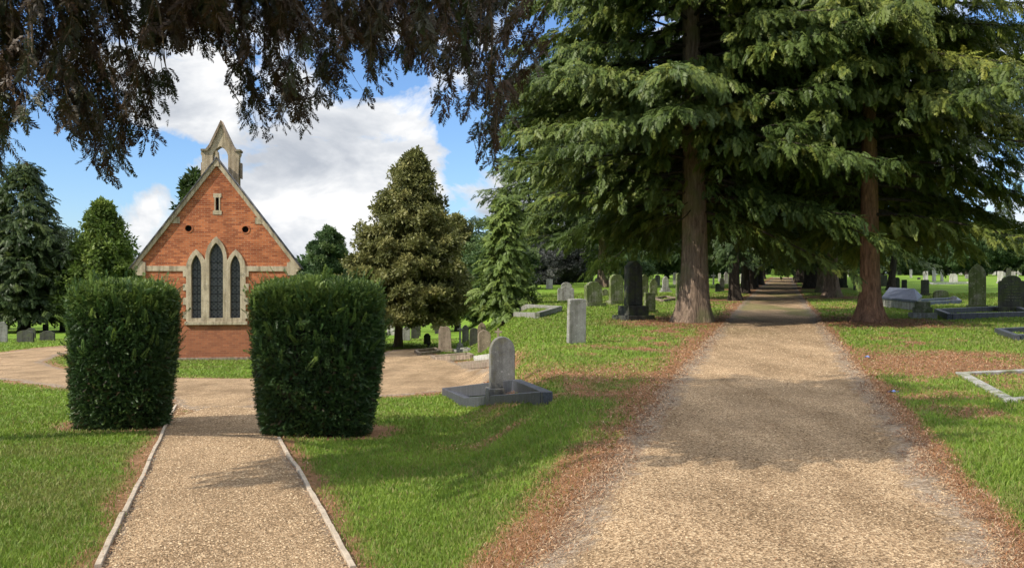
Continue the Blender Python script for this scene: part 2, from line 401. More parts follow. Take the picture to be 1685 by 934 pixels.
def conifer(name, label, cat, group, H, zb, R, nb, prof, fl, lat, droop, seed, protos, leaf, bark, tr, flare=.6, e0=(-5, 30), tintc=(.45, .22), lean=(0, 0), stubs=0, fd=1., upturn=.10, skip=None, hang=.75):
    """layered evergreen: trunk, limbs with side shoots, and sprays hung along the shoots"""
    r = np.random.default_rng(seed)
    root = empty(name, (0, 0, 0), 0, label, cat, group)
    tm = MB(); trunk_mesh(tm, H * .97, tr, flare, seed, lean)
    lm = MB(); fr = Fronds()
    for k in range(nb):
        t = (k + r.uniform(0, 1)) / nb
        z = zb + (H - zb) * t; L = R * prof(t) * r.uniform(.72, 1.1)
        az = k * 2.39996 + r.normal() * .35
        if skip and skip(az % (2 * math.pi), z, r): continue
        rd = np.array([math.cos(az), math.sin(az), 0]); e = math.tan(rad(e0[0] + (e0[1] - e0[0]) * t + r.normal() * 6))
        s = np.linspace(0, 1, 8)
        def pt(s): return np.array([lean[0] * z / H, lean[1] * z / H, z]) + np.multiply.outer(s, rd) * L + np.multiply.outer(L * (e * s - droop * s ** 2 + upturn * s ** 4), UP)
        if L > .5: lm.tube(pt(s), np.maximum(.010, .0105 * L * (1.1 - s)), 5)
        tint0 = np.clip(r.normal(tintc[0], tintc[1] * .6), 0, 1)
        for j in range(max(4, int(lat * L))):
            q = r.uniform(.06, 1) ** .75; p = pt(np.array([q]))[0]
            a = az + (1 if j % 2 else -1) * r.uniform(.35, 1.25)
            dh = np.array([math.cos(a), math.sin(a), 0]); lb = L * .26 * (1.2 - q) * r.uniform(.5, 1.1) + fl * .6
            nf = max(2, int(fd * lb / (.36 * fl)))
            w = np.linspace(.1, 1, nf)[:, None]
            P = p + dh * lb * w - UP * lb * .38 * w ** 2 + r.normal(size=(nf, 3)) * .12 * fl
            X = dh * .65 + rd * .35 - UP * (.15 + hang * w * r.uniform(.4, 1.2)) + r.normal(size=(nf, 3)) * .32
            Z = UP * .9 + rd * .55 + r.normal(size=(nf, 3)) * .4
            fr.add(P, X, Z, fl * r.uniform(.65, 1.25, nf), np.clip(tint0 + r.normal(0, tintc[1] * .6, nf), 0, 1))
    for k in range(stubs):   # bare dead twigs below the crown
        az = r.uniform(0, 6.28); z = r.uniform(zb * .75, zb + 4); L = r.uniform(.8, 2.4); s = np.linspace(0, 1, 7)
        rd = np.array([math.cos(az), math.sin(az), 0]); c = r.normal(size=3) * .35
        lm.tube(np.array([0, 0, z]) + np.multiply.outer(s, rd) * L + np.multiply.outer(np.sin(s * 3) * .35, c) - np.multiply.outer(s ** 2 * L * .4, UP), .022 * (1.1 - s), 5)
    tm.build('trunk', bark, root, True)
    lm.build('limbs', M['bark_dark'], root, True)
    fr.build('crown', protos, leaf, root, r)
    return root

def broadleaf(name, label, cat, group, H, zb, R, nclump, cr, fl, seed, leaf, bark, tr, per=60, squash=1., tintc=(.5, .25)):
    """forked trunk with clumps of leaf tufts spread over an uneven crown"""
    r = np.random.default_rng(seed)
    root = empty(name, (0, 0, 0), 0, label, cat, group)
    tm = MB(); 
    if tr > 0: trunk_mesh(tm, zb + (H - zb) * .6, tr, .4, seed)
    lm = MB(); fr = Fronds()
    for k in range(nclump):
        d = norm(r.normal(size=3)); q = r.uniform(.35, 1) ** .6
        c = np.array([0, 0, (zb + H) / 2]) + d * q * np.array([R, R, (H - zb) / 2 * squash]) * (1 - .18 * max(0, d[2]))
        c[2] = max(c[2], zb + .1)
        if tr > 0:
            s = np.linspace(0, 1, 6)[:, None]; a = np.array([0, 0, zb * .8 + (H - zb) * .25 * r.uniform(.2, 1)])
            lm.tube(a * (1 - s) + c * s + np.sin(s * 3.1) * r.normal(size=3) * .15, np.linspace(tr * .28, .02, 6), 5)
        n = int(per * r.uniform(.6, 1.2)); P = c + norm(r.normal(size=(n, 3))) * cr * r.uniform(.3, 1, (n, 1)) ** .5 * np.array([1, 1, .75])
        t0 = np.clip(r.normal(tintc[0], tintc[1]), 0, 1)
        fr.add(P, P - c + r.normal(size=(n, 3)) * .4 * cr, r.normal(size=(n, 3)), fl * r.uniform(.6, 1.2, n), np.clip(t0 + r.normal(0, .12, n), 0, 1))
    if tr > 0:
        tm.build('trunk', bark, root, True); lm.build('limbs', bark, root, True)
    fr.build('crown', TUFT, leaf, root, r)
    return root

# ------------------------------------------------------------------ paths (world outlines)
def strip(pxl):
    return [G(*p) for p in pxl]
L_left = strip([(165, 934), (226, 800), (287, 670), (300, 648)]); L_right = strip([(580, 934), (505, 800), (460, 725), (432, 690), (420, 648)])
R_left = strip([(860, 932), (985, 770), (1100, 625), (1165, 555), (1215, 503), (1242, 480), (1262, 464), (1274, 456)])
R_right = strip([(1662, 900), (1525, 735), (1400, 582), (1345, 520), (1322, 490), (1312, 474), (1306, 463), (1302, 456)])
def extend(pts, y):
    a, b = pts[0], pts[1]; t = (y - a.y) / (b.y - a.y)
    return [Vector((a.x + (b.x - a.x) * t, y, 0))] + pts
L_left, L_right = extend(L_left, .5), extend(L_right, .5)
R_left, R_right = extend(R_left, .5), extend(R_right, .5)
# pull the near ends together so the two walks fork just behind the photographer
polyL = np.array([(p.x, p.y) for p in L_left] + [(p.x, p.y) for p in reversed(L_right)])
polyR = np.array([(p.x, p.y) for p in R_left] + [(p.x, p.y) for p in reversed(R_right)])
cross_px = [(-60, 622), (0, 624), (60, 632), (120, 640), (200, 648), (280, 656), (296, 672), (428, 672), (440, 656), (520, 656), (640, 652), (730, 645), (800, 628), (840, 612),
            (800, 600), (745, 592), (705, 582), (690, 573), (660, 575), (632, 580), (600, 600), (540, 618), (470, 624), (420, 623), (290, 622), (200, 616), (120, 608), (78, 600), (72, 594), (95, 584), (140, 574), (112, 568), (60, 573), (0, 580), (-60, 582)]
polyC = np.array([(p.x, p.y) for p in strip(cross_px)])
def sdist(X, Y, poly):
    """distance to a polygon's edge, positive inside"""
    X = np.asarray(X, float); Y = np.asarray(Y, float)
    d = np.full(X.shape, 1e9); ins = np.zeros(X.shape, bool)
    for (x0, y0), (x1, y1) in zip(poly, np.roll(poly, -1, 0)):
        ex, ey = x1 - x0, y1 - y0
        t = np.clip(((X - x0) * ex + (Y - y0) * ey) / (ex * ex + ey * ey + 1e-12), 0, 1)
        d = np.minimum(d, np.hypot(X - x0 - t * ex, Y - y0 - t * ey))
        c = (y0 > Y) != (y1 > Y)
        ins ^= c & (X < ex * (Y - y0) / (ey if abs(ey) > 1e-12 else 1e-12) + x0)
    return np.where(ins, d, -d)

def axis(lo, hi, step, g):
    a = [0.]
    while a[-1] < hi: a.append(a[-1] + max(step, g * a[-1]))
    b = [0.]
    while b[-1] > lo: b.append(b[-1] - max(step, g * -b[-1]))
    return np.array(sorted(set(b + a)))
AVENUE = [(1140, 530, 0), (1430, 530, 1), (1209, 494, 0), (1370, 489, 1), (1234, 476, 0), (1338, 474, 1), (1241, 473, 0), (1250, 463, 0), (1322, 465, 1), (1315, 461, 1), (1256, 459, 0), (1310, 458, 1)]
AVP = [G(x, y) for x, y, _ in AVENUE]
HEDGE_L, HEDGE_R = G(204, 700), G(524, 712)
STONE_SPOTS = []
def litter_mask(X, Y):
    dR = -sdist(X, Y, polyR)
    n1, n2 = fbm(X * .8, Y * .8, 3), fbm(X * 2.2, Y * 2.2, 11)
    right_side = X > .27 * Y
    m = np.where(dR > 0, np.exp(-(dR / np.where(right_side, .20, .55)) ** 1.6), 1.) * .95
    near = np.exp(-((dR - 1.2) / 1.9) ** 2) * smooth((Y - 8) / 4)
    m = np.maximum(m, near * (.18 + 1.3 * (n2 - .38)))
    for p in AVP[:6]:
        d = np.hypot(X - p.x, (Y - p.y) * .8); m = np.maximum(m, 1.1 * np.exp(-(d / 2.7) ** 2))
    a = G(1530, 595); m = np.maximum(m, 1.25 * np.exp(-(((X - a.x) / 3.0) ** 2 + ((Y - a.y) / 2.6) ** 2)))
    a = G(960, 610); m = np.maximum(m, .62 * np.exp(-(((X - a.x) / 2.4) ** 2 + ((Y - a.y) / 3.2) ** 2)))
    for h in (HEDGE_L, HEDGE_R):
        d = np.hypot(X - h.x, Y - h.y - .3); m = np.maximum(m, .9 * np.exp(-(d / 1.25) ** 4))
    dL = -sdist(X, Y, polyL); m = np.maximum(m, np.where(dL > -.1, .8 * np.exp(-(np.abs(dL) / .28) ** 1.5), .6))
    dC = -sdist(X, Y, polyC); m = np.maximum(m, np.where(dC > -.3, .75 * np.exp(-(np.abs(dC) / .6) ** 1.5), .6))
    return np.clip(m * (.42 + 1.05 * n1 + .35 * (n2 - .5)), 0, 1)

xs, ys = axis(-420, 420, .14, .016), axis(-25, 560, .14, .016)
GX, GY = np.meshgrid(xs, ys)
nx, ny = len(xs), len(ys)
GZ = terrain(GX, GY)
# the avenue walk lies a little sunk between its verges
GZ -= .045 * smooth(sdist(GX, GY, polyR) / .5 + .3)
idx = np.arange(nx * ny).reshape(ny, nx)
quads = np.stack([idx[:-1, :-1], idx[:-1, 1:], idx[1:, 1:], idx[1:, :-1]], -1).reshape(-1, 4)
DP = np.maximum(np.maximum(sdist(GX, GY, polyL), sdist(GX, GY, polyC)), sdist(GX, GY, polyR))
GZ -= .10 * smooth((DP - .25) / .35)
ground = np_mesh('ground', np.stack([GX, GY, GZ], -1).reshape(-1, 3), quads, M['lawn'], None, {'litter': litter_mask(GX, GY).ravel()}, True)
tag(ground, kind='structure')

def path_grid(name, poly, step, lift, x0, x1, y0, y1, sunk=0., wob=.12, edgew=.5):
    X, Y = np.meshgrid(np.arange(x0, x1, step), np.arange(y0, y1, step))
    d = sdist(X, Y, poly) + wob * 2 * (fbm(X * 1.7, Y * 1.7, 5) - .5) + wob * (fbm(X * 6, Y * 6, 9) - .5)
    Z = terrain(X, Y) - sunk * smooth(sdist(X, Y, poly) / .5 + .3) + lift * np.clip(d / .12, -2, 1)
    keep = d > -.2
    i = np.arange(X.size).reshape(X.shape)
    q = np.stack([i[:-1, :-1], i[:-1, 1:], i[1:, 1:], i[1:, :-1]], -1).reshape(-1, 4)
    q = q[keep.ravel()[q].any(1)]
    used = np.unique(q); mp = np.full(X.size, -1); mp[used] = np.arange(len(used))
    e = np.clip(1 - d / edgew, 0, 1)
    return tag(np_mesh(name, np.stack([X, Y, Z], -1).reshape(-1, 3)[used], mp[q], M['gravel'], None, {'edge': (e * .75).ravel()[used], 'moss': np.zeros(len(used))}, True), kind='structure')
path_grid('gravel_path', polyL, .11, .014, -5.6, 1.2, .4, 24, 0, .05, .15)
path_grid('gravel_track', polyC, .2, .02, polyC[:, 0].min() - .5, polyC[:, 0].max() + .5, polyC[:, 1].min() - .5, polyC[:, 1].max() + .5, 0, .22, .5)
def path_strip(name, left, right, lift):
    yy = []
    y = .5; yend = min(left[-1].y, right[-1].y)
    while y < yend: yy.append(y); y += max(.12, .016 * y)
    yy = np.array(yy + [yend]); lx = np.interp(yy, [p.y for p in left], [p.x for p in left]); rx = np.interp(yy, [p.y for p in right], [p.x for p in right])
    c = np.linspace(-.12, 1.12, 60); W = rx - lx
    X = lx[:, None] + W[:, None] * c; Y = np.repeat(yy[:, None], 60, 1)
    d = sdist(X, Y, polyR) + .22 * (fbm(X * 1.5, Y * 1.5, 5) - .5) + .16 * (fbm(X * 6, Y * 6, 9) - .5)
    Z = terrain(X, Y) - .045 * smooth(sdist(X, Y, polyR) / .5 + .3) + lift * np.clip(d / .12, -2, 1)
    i = np.arange(X.size).reshape(X.shape); q = np.stack([i[:-1, :-1], i[:-1, 1:], i[1:, 1:], i[1:, :-1]], -1).reshape(-1, 4)
    mo = smooth((fbm(X * .55, Y * .2, 31) - .52) * 7) * smooth((Y - 22) / 12) * .7 * smooth(d / .3)
    e = np.clip(1 - d / .55, 0, 1)
    return tag(np_mesh(name, np.stack([X, Y, Z], -1).reshape(-1, 3), q, M['gravel'], None, {'edge': (e * .8).ravel(), 'moss': mo.ravel()}, True), kind='structure')
path_strip('gravel_path', R_left, R_right, .018)

# ------------------------------------------------------------------ ground cover (stuff)
def scatter_uY(n, y0, y1, u0=-.62, u1=.62, p=1.):
    u = rng.uniform(u0, u1, n); y = y0 * (y1 / y0) ** (rng.uniform(0, 1, n) ** p)
    return u * y, y
def on_path(X, Y):
    return np.maximum(np.maximum(sdist(X, Y, polyL), sdist(X, Y, polyR)), sdist(X, Y, polyC))
def blades():
    X, Y = scatter_uY(900000, 3.6, 62, -.85, .85, p=1.1)
    keep = (on_path(X, Y) + .10 * (rng.uniform(0, 1, len(X)) - .5) < -.02)
    X, Y = X[keep], Y[keep]
    lit = litter_mask(X, Y); pn = fbm(X * 3, Y * 3, 21)
    dense = rng.uniform(0, 1, len(X)) > np.clip(lit * 1.5 - .25 + (pn - .5) * .9, 0, .94)
    X, Y, lit = X[dense], Y[dense], lit[dense]
    for h, r_ in ((HEDGE_L, .75), (HEDGE_R, .95)):
        k = np.hypot(X - h.x, Y - h.y - .3) > r_; X, Y, lit = X[k], Y[k], lit[k]
    n = len(X); Z = terrain(X, Y)
    hgt = rng.uniform(.020, .056, n) * (1 + .5 * (fbm(X * 1.5, Y * 1.5, 8) - .5)) * (1 + Y * .004) * (1 - .35 * lit); w = np.maximum(.0026, .00054 * Y) * rng.uniform(.7, 1.3, n)
    a = rng.uniform(0, 6.28, n); b = rng.uniform(0, 6.28, n); ln = rng.uniform(.25, .95, n) * hgt
    sx, sy = np.cos(a) * w, np.sin(a) * w; lx, ly = np.cos(b) * ln, np.sin(b) * ln
    V = np.stack([np.stack([X - sx, Y - sy, Z - .008], -1), np.stack([X + sx, Y + sy, Z - .008], -1),
                  np.stack([X + sx * .8 + lx * .4, Y + sy * .8 + ly * .4, Z + hgt * .6], -1), np.stack([X - sx * .8 + lx * .4, Y - sy * .8 + ly * .4, Z + hgt * .6], -1),
                  np.stack([X + sx * .2 + lx, Y + sy * .2 + ly, Z + hgt], -1), np.stack([X - sx * .2 + lx, Y - sy * .2 + ly, Z + hgt], -1)], 1)
    f = np.array([(0, 1, 2, 3), (3, 2, 4, 5)]); Fq = (f[None] + (np.arange(n) * 6)[:, None, None]).reshape(-1, 4)
    t = np.clip(.56 + .7 * (fbm(X * .25, Y * .25, 45) - .5) + 1.0 * (fbm(X * .9, Y * .9, 41) - .5) + .5 * (fbm(X * 5, Y * 5, 43) - .5) + rng.normal(0, .16, n), .3, 1)
    straw = rng.uniform(0, 1, n) < .05 + .5 * lit; t[straw] = rng.uniform(0, .3, straw.sum())
    tag(np_mesh('grass', V.reshape(-1, 3), Fq, M['grass'], None, {'tint': np.repeat(t, 6)}), kind='stuff')
blades()
def strands():
    X, Y = scatter_uY(520000, 4.0, 45, -.1, .75)
    lit = litter_mask(X, Y); d = sdist(X, Y, polyR)
    k = (rng.uniform(0, 1, len(X)) < smooth((lit - .25) * 1.8)) & (d < .16 * rng.uniform(0, 1, len(X))) & (sdist(X, Y, polyC) < .1) & (sdist(X, Y, polyL) < .05)
    X2, Y2 = scatter_uY(50000, 5.5, 24, -.56, -.02)
    k2 = (rng.uniform(0, 1, len(X2)) < smooth((litter_mask(X2, Y2) - .3) * 1.2)) & (sdist(X2, Y2, polyL) < .05) & (sdist(X2, Y2, polyC) < .2)
    X, Y = np.concatenate([X[k], X2[k2]]), np.concatenate([Y[k], Y2[k2]]); n = len(X)
    Z = terrain(X, Y) - .045 * smooth(sdist(X, Y, polyR) / .5 + .3) + rng.uniform(.004, .03, n)
    T = np.clip(rng.normal(.42, .25, n), 0, 1)
    # pale twigs and husks washed to the edges of the walk
    Xe, Ye = scatter_uY(420000, 4.6, 30, -.1, .62); de = sdist(Xe, Ye, polyR)
    ke = (rng.uniform(0, 1, len(Xe)) < .8 * np.exp(-((de - .10) / .15) ** 2) * smooth((fbm(Xe * 2.5, Ye * 2.5, 51) - .3) * 3) + .004 * (de > 0)) & (de > -.12)
    Xe, Ye = Xe[ke], Ye[ke]; ne = len(Xe)
    X, Y = np.concatenate([X, Xe]), np.concatenate([Y, Ye]); Z = np.concatenate([Z, terrain(Xe, Ye) - .045 * smooth(sdist(Xe, Ye, polyR) / .5 + .3) + .016 + rng.uniform(0, .012, ne)])
    T = np.concatenate([T, np.where(rng.uniform(0, 1, ne) < .45, rng.uniform(.62, 1, ne), rng.uniform(0, .25, ne))]); n = len(X)
    a = rng.uniform(0, 6.28, n); L = rng.uniform(.02, .06, n) * (1 + Y * .02); w = np.maximum(.0013, .00026 * Y) * rng.uniform(.6, 1.4, n); c = rng.normal(0, .9, n)
    P0 = np.stack([X, Y, Z], -1); P1 = P0 + np.stack([np.cos(a) * L * .5, np.sin(a) * L * .5, rng.uniform(0, .016, n)], -1)
    P2 = P1 + np.stack([np.cos(a + c) * L * .5, np.sin(a + c) * L * .5, rng.uniform(-.01, .01, n)], -1)
    S = np.stack([-np.sin(a) * w, np.cos(a) * w, np.zeros(n)], -1)
    V = np.stack([P0 - S, P0 + S, P1 + S, P1 - S, P2 + S * .4, P2 - S * .4], 1)
    f = np.array([(0, 1, 2, 3), (3, 2, 4, 5)]); Fq = (f[None] + (np.arange(n) * 6)[:, None, None]).reshape(-1, 4)
    tag(np_mesh('needle_litter', V.reshape(-1, 3), Fq, M['needles'], None, {'tint': np.repeat(T, 6)}), kind='stuff')
strands()
def chips():
    X, Y = scatter_uY(230000, 4.6, 30, -.5, .62, 1.2)
    k = (np.maximum(sdist(X, Y, polyL), sdist(X, Y, polyR)) > .03 * rng.normal(size=len(X))) ; X, Y = X[k], Y[k]; n = len(X)
    Z = terrain(X, Y) - .045 * smooth(sdist(X, Y, polyR) / .5 + .3) + .014
    a = rng.uniform(0, 6.28, n); L = rng.uniform(.004, .013, n) * (.75 + Y * .045); w = L * rng.uniform(.25, .6, n); h = L * rng.uniform(.2, .6, n)
    ca, sa = np.cos(a), np.sin(a); O = np.stack([X, Y, Z], -1)
    def p(l, m, z): return O + np.stack([ca * l * L - sa * m * w, sa * l * L + ca * m * w, z * h], -1)
    o = np.full(n, 1.)
    V = np.stack([p(-1, -.6, 0), p(.3, -1, 0), p(1, .3, 0), p(-.5, 1, 0), p(-.6, -.3, 1), p(.25, -.5, 1.1), p(.6, .2, .9), p(-.3, .5, 1)], 1)
    f = np.array([(0, 1, 5, 4), (1, 2, 6, 5), (2, 3, 7, 6), (3, 0, 4, 7), (4, 5, 6, 7)])
    Fq = (f[None] + (np.arange(n) * 8)[:, None, None]).reshape(-1, 4)
    tag(np_mesh('gravel_chips', V.reshape(-1, 3), Fq, M['chips'], None, {'tint': np.repeat(np.clip(rng.normal(.5, .25, n), 0, 1), 8)}), kind='stuff')
chips()
#@@PART2
# ------------------------------------------------------------------ chapel
def plate(name, loops, depth, mat, parent, y=0., bevel=0.):
    """a flat slab in the local XZ plane with real openings; its front lies at y, its back at y + depth"""
    cu = bpy.data.curves.new(name, 'CURVE'); cu.dimensions = '2D'; cu.fill_mode = 'BOTH'; cu.extrude = depth / 2
    for lp in loops:
        sp = cu.splines.new('POLY'); sp.points.add(len(lp) - 1); sp.use_cyclic_u = True
        for p, (x, z) in zip(sp.points, lp): p.co = (x, z, 0, 1)
    t = bpy.data.objects.new('tmp', cu); COL.objects.link(t)
    bpy.context.view_layer.update()
    me = bpy.data.meshes.new_from_object(t.evaluated_get(bpy.context.evaluated_depsgraph_get()))
    bpy.data.objects.remove(t); bpy.data.curves.remove(cu)
    me.materials.clear()
    for v in me.vertices:
        a, b, c = v.co; v.co = (a, y + depth / 2 - c, b)
    bm = bmesh.new(); bm.from_mesh(me); bmesh.ops.remove_doubles(bm, verts=bm.verts, dist=1e-4); bmesh.ops.recalc_face_normals(bm, faces=bm.faces); bm.to_mesh(me); bm.free()
    me.name = name
    return link(name, me, mat, parent)
def prism(name, boxes, mat, parent, bevel=.0):
    bm = bmesh.new()
    for (x0, x1, y0, y1, z0, z1) in boxes:
        m = Matrix.Translation(((x0 + x1) / 2, (y0 + y1) / 2, (z0 + z1) / 2)) @ Matrix.Diagonal((x1 - x0, y1 - y0, z1 - z0, 1))
        bmesh.ops.create_cube(bm, size=1, matrix=m)
    if bevel: bmesh.ops.bevel(bm, geom=bm.edges[:], offset=bevel, segments=2, affect='EDGES', profile=.6)
    return bm_obj(name, bm, mat, parent)
def bar(bm, p, q, w, h, up=(0, 0, 1)):
    """a straight bar from p to q: w across, h along up"""
    p, q, up = Vector(p), Vector(q), Vector(up)
    d = (q - p).normalized(); s = d.cross(up).normalized(); u = s.cross(d)
    v = [bm.verts.new(a + s * (w / 2 * i) + u * (h * j)) for a in (p, q) for i, j in ((-1, 0), (1, 0), (1, 1), (-1, 1))]
    for f in ((0, 1, 2, 3), (7, 6, 5, 4), (0, 4, 5, 1), (1, 5, 6, 2), (2, 6, 7, 3), (3, 7, 4, 0)): bm.faces.new([v[i] for i in f])
def lancet(cx, half, z0, spring, apex, n=9):
    h = apex - spring; c = (h * h - half * half) / (2 * half); R = c + half
    a1 = math.atan2(h, c); right = [(cx - c + R * math.cos(a1 * i / n), spring + R * math.sin(a1 * i / n)) for i in range(n + 1)]
    left = [(2 * cx - x, z) for x, z in reversed(right[:-1])]
    return [(cx - half, z0), (cx + half, z0)] + right + left

cb = G(357, 592); k = cb.y / F
chapel = empty('brick_chapel', cb, rad(7), 'small red brick chapel with steep gable, three lancet windows and stone bellcote', 'chapel')
def px(x, y): return ((x - 357) * k, (592 - y) * k)
def loop(pts): return [px(*p) for p in pts]
WY = 0.0
lan = [(324, 8.2, 523, 441, 419), (355.7, 11.2, 523, 424, 399), (386.3, 8.2, 523, 441, 419)]
def lan_loop(l, g=0.): return lancet((l[0] - 357) * k, (l[1] + g) * k, (592 - l[2] - g) * k, (592 - l[3]) * k, (592 - l[4] + g * 1.3) * k)
def circ(x, y, r, n=20): return [((x - 357 + r * math.cos(i * 2 * math.pi / n)) * k, (592 - y + r * math.sin(i * 2 * math.pi / n)) * k) for i in range(n)]
slit = loop([(354.8, 346), (360.2, 346), (360.2, 325), (354.8, 325)])
wall = loop([(239, 600), (475, 600), (475, 424.5), (357, 269), (239, 424.5)])
plate('gable_wall', [wall] + [lan_loop(l, 2.2) for l in lan] + [circ(311.5, 376, 5.6), circ(402.5, 377, 5.6), slit], .45, M['brick'], chapel)
# stone window surround with toothed quoins
sx0, sx1 = 311, 400
out = [(308, 530), (403, 530)]
ytop = 440
def side(x0, teeth, sgn):
    pts = []; y = 525; tog = True
    while y > 446:
        x = x0 + (sgn * teeth if tog else 0); pts += [(x, y), (x, y - 8.5)]; y -= 13; tog = not tog; 
        pts += [(x0, y + 4.5), (x0, y)] if tog is False else []
    return pts
rightside = [(403, 524)] + [p for i in range(7) for p in ((403 + (5 if i % 2 == 0 else 0), 524 - 11.5 * i), (403 + (5 if i % 2 == 0 else 0), 524 - 11.5 * (i + 1)))]
arcR = lancet(386.3, 15, 0, 441, 441 + 30); 
def arc_px(cx, half, spring, apex, n=10):
    h = spring - apex; c = (h * h - half * half) / (2 * half); R = c + half; a1 = math.atan2(h, c)
    r_ = [(cx - c + R * math.cos(a1 * i / n), spring - R * math.sin(a1 * i / n)) for i in range(n + 1)]
    return r_, [(2 * cx - x, y) for x, y in reversed(r_)]
rR, rL = arc_px(387.2, 16, 443, 410); cR, cL = arc_px(355.7, 17, 424, 389); lR, lL = arc_px(324, 16, 443, 410)
cut = 372.7
outer = [(308, 530), (403, 530)] + rightside + rR + [p for p in rL if p[0] > cut + .3] + [(cut, 424)] + cR[1:] + cL[1:-1] + [(338.7, 424)] + [p for p in lR if p[0] < 338.4] + lL[1:] + [(2 * 355.6 - x, y) for x, y in reversed(rightside)]
plate('window_surround', [loop(outer)] + [lan_loop(l) for l in lan], .42, M['dressing'], chapel, -.05)
prism('window_sill', [((306 - 357) * k, (406 - 357) * k, -.11, .02, (592 - 534) * k, (592 - 528.6) * k)], M['dressing'], chapel, .01)
for l in lan:
    w = plate('lancet_window', [lan_loop(l, 1.2)], .03, M['glass'], chapel, .24)
    bmb = bmesh.new(); bar(bmb, ((l[0] - 357) * k, .231, (592 - 523) * k), ((l[0] - 357) * k, .231, (592 - l[4] - 4) * k), .014, .014, (0, 1, 0))
    for q in range(1, 8):
        z = (592 - 523 + (q * 13.0)) * k
        if z < (592 - l[3] - 2) * k: bar(bmb, ((l[0] - 357 - l[1]) * k, .232, z), ((l[0] - 357 + l[1]) * k, .232, z), .018, .022)
    bm_obj('saddle_bars', bmb, M['void'], w)
# stone band, kneelers, copings
for a, b in ((245, 309), (402, 470)):
    prism('string_course', [((a - 357) * k, (b - 357) * k, -.045, .06, (592 - 446) * k, (592 - 437.5) * k)], M['dressing'], chapel, .008)
for s in (-1, 1):
    kn = [(357 + s * 113, 453), (357 + s * 128, 453), (357 + s * 128, 447), (357 + s * 136, 441), (357 + s * 134, 436), (357 + s * 126, 426), (357 + s * 113, 432)]
    plate('kneeler', [loop(kn)], .52, M['dressing'], chapel, -.07)
    q = 1.0
    cp = [(357, 262), (357 + s * 136, 441.5), (357 + s * 129, 441.5), (357, 272)]
    plate('gable_coping', [loop(cp)], .55, M['dressing'], chapel, -.10)
    cap = [(357, 258.5), (357 + s * 139, 442.2), (357 + s * 136.2, 441.7), (357, 261.8)]
    plate('coping_edge', [loop(cap)], .62, M['timber'] if False else M['slate'], chapel, -.15)
    bx = 357 + s * 67; plate('padstone', [loop([(bx - 6 * 1, 368), (bx + 8, 368), (bx + (8 if s < 0 else 1), 357), (bx - (1 if s < 0 else 6), 357)])], .2, M['dressing'], chapel, -.02)
plate('apex_stone', [loop([(352.5, 274), (361.5, 274), (359.2, 259), (358.2, 249), (355.8, 249), (354.8, 259)])], .42, M['dressing'], chapel, -.12)
for x, y in ((311.5, 376), (402.5, 377)):
    v = plate('round_vent', [circ(x, y, 7.4), circ(x, y, 5.4)], .12, M['brick'], chapel, -.02)
    plate('vent_void', [circ(x, y, 5.9)], .02, M['void'], v, .2)
plate('slit_surround', [loop([(350.3, 353), (364.5, 353), (364.5, 346.5), (362, 346.5), (362, 325), (364, 325), (364, 318), (351, 318), (351, 325), (353, 325), (353, 346.5), (350.3, 346.5)]), slit], .2, M['dressing'], chapel, -.02)
plate('slit_void', [loop([(354, 347), (361, 347), (361, 324), (354, 324)])], .02, M['void'], chapel, .22)
prism('plinth', [((237 - 357) * k, (477 - 357) * k, -.10, -.004, -.3, (592 - 587.5) * k)], M['brown'], chapel, .015)
# nave behind: leaning with the walk so only the gable shows
LEN, SK = 12.5, -1.55
def sheared(name, verts, faces, mat, par):
    me = bpy.data.meshes.new(name); me.from_pydata(verts, [], faces); me.update()
    return link(name, me, mat, par)
hw = 116 * k; ez = (592 - 437) * k; az = (592 - 268) * k
for s in (-1, 1):
    t = .4
    bm = bmesh.new()
    bar(bm, (s * (hw - .2), .46, -.3), (s * (hw - .2) + SK, LEN, -.3), .38, ez + .25)
    bm_obj('nave_wall', bm, M['brick'], chapel)
vs = [(-hw, 0, -.3), (hw, 0, -.3), (hw, 0, ez), (0, 0, az - .2), (-hw, 0, ez)]
back = [(x + SK, LEN + d, z) for d in (.0, .4) for x, _, z in vs]
sheared('rear_wall', back, [(0, 1, 2, 3, 4), (9, 8, 7, 6, 5)] + [(i, i + 5, (i + 1) % 5 + 5, (i + 1) % 5) for i in range(5)], M['brick'], chapel)
for s in (-1, 1):
    x1, z1 = s * 128 * k, (592 - 444) * k
    a = [(0, .5, az), (x1, .5, z1), (x1 + SK, LEN + .5, z1), (SK, LEN + .5, az)]
    b = [(x, y, z - .14) for x, y, z in a]
    sheared('roof', a + b, [(0, 1, 2, 3), (7, 6, 5, 4), (0, 4, 5, 1), (1, 5, 6, 2), (2, 6, 7, 3), (3, 7, 4, 0)], M['slate'], chapel)
# bellcote
bc_y = .62
bell = plate('bellcote', [loop([(328, 330), (388, 330), (388, 254), (390, 250), (390, 243), (384, 243), (379, 238), (359, 198.5), (339, 238), (334, 243), (328, 243), (326, 250), (328, 254)]),
                          lancet((358 - 357) * k, 12.6 * k, (592 - 300) * k, (592 - 256) * k, (592 - 237) * k)], .46, M['dressing'], chapel, bc_y)
for s in (-1, 1):
    plate('bellcote_coping', [loop([(359, 193.5), (359 + s * 19, 234.5), (359 + s * 24.5, 242), (359 + s * 32.5, 242.2), (359 + s * 32.5, 245.6), (359 + s * 22, 245.4), (359 + s * 17, 239), (359, 201)])], .62, M['brown'], bell, bc_y - .08)
    prism('bellcote_corbel', [tuple(sorted(((359 + s * 31 - 357) * k, (359 + s * 33.2 - 357) * k))) + (bc_y + .08, bc_y + .38, (592 - 290) * k, (592 - 264) * k)], M['brown'], bell, .01)

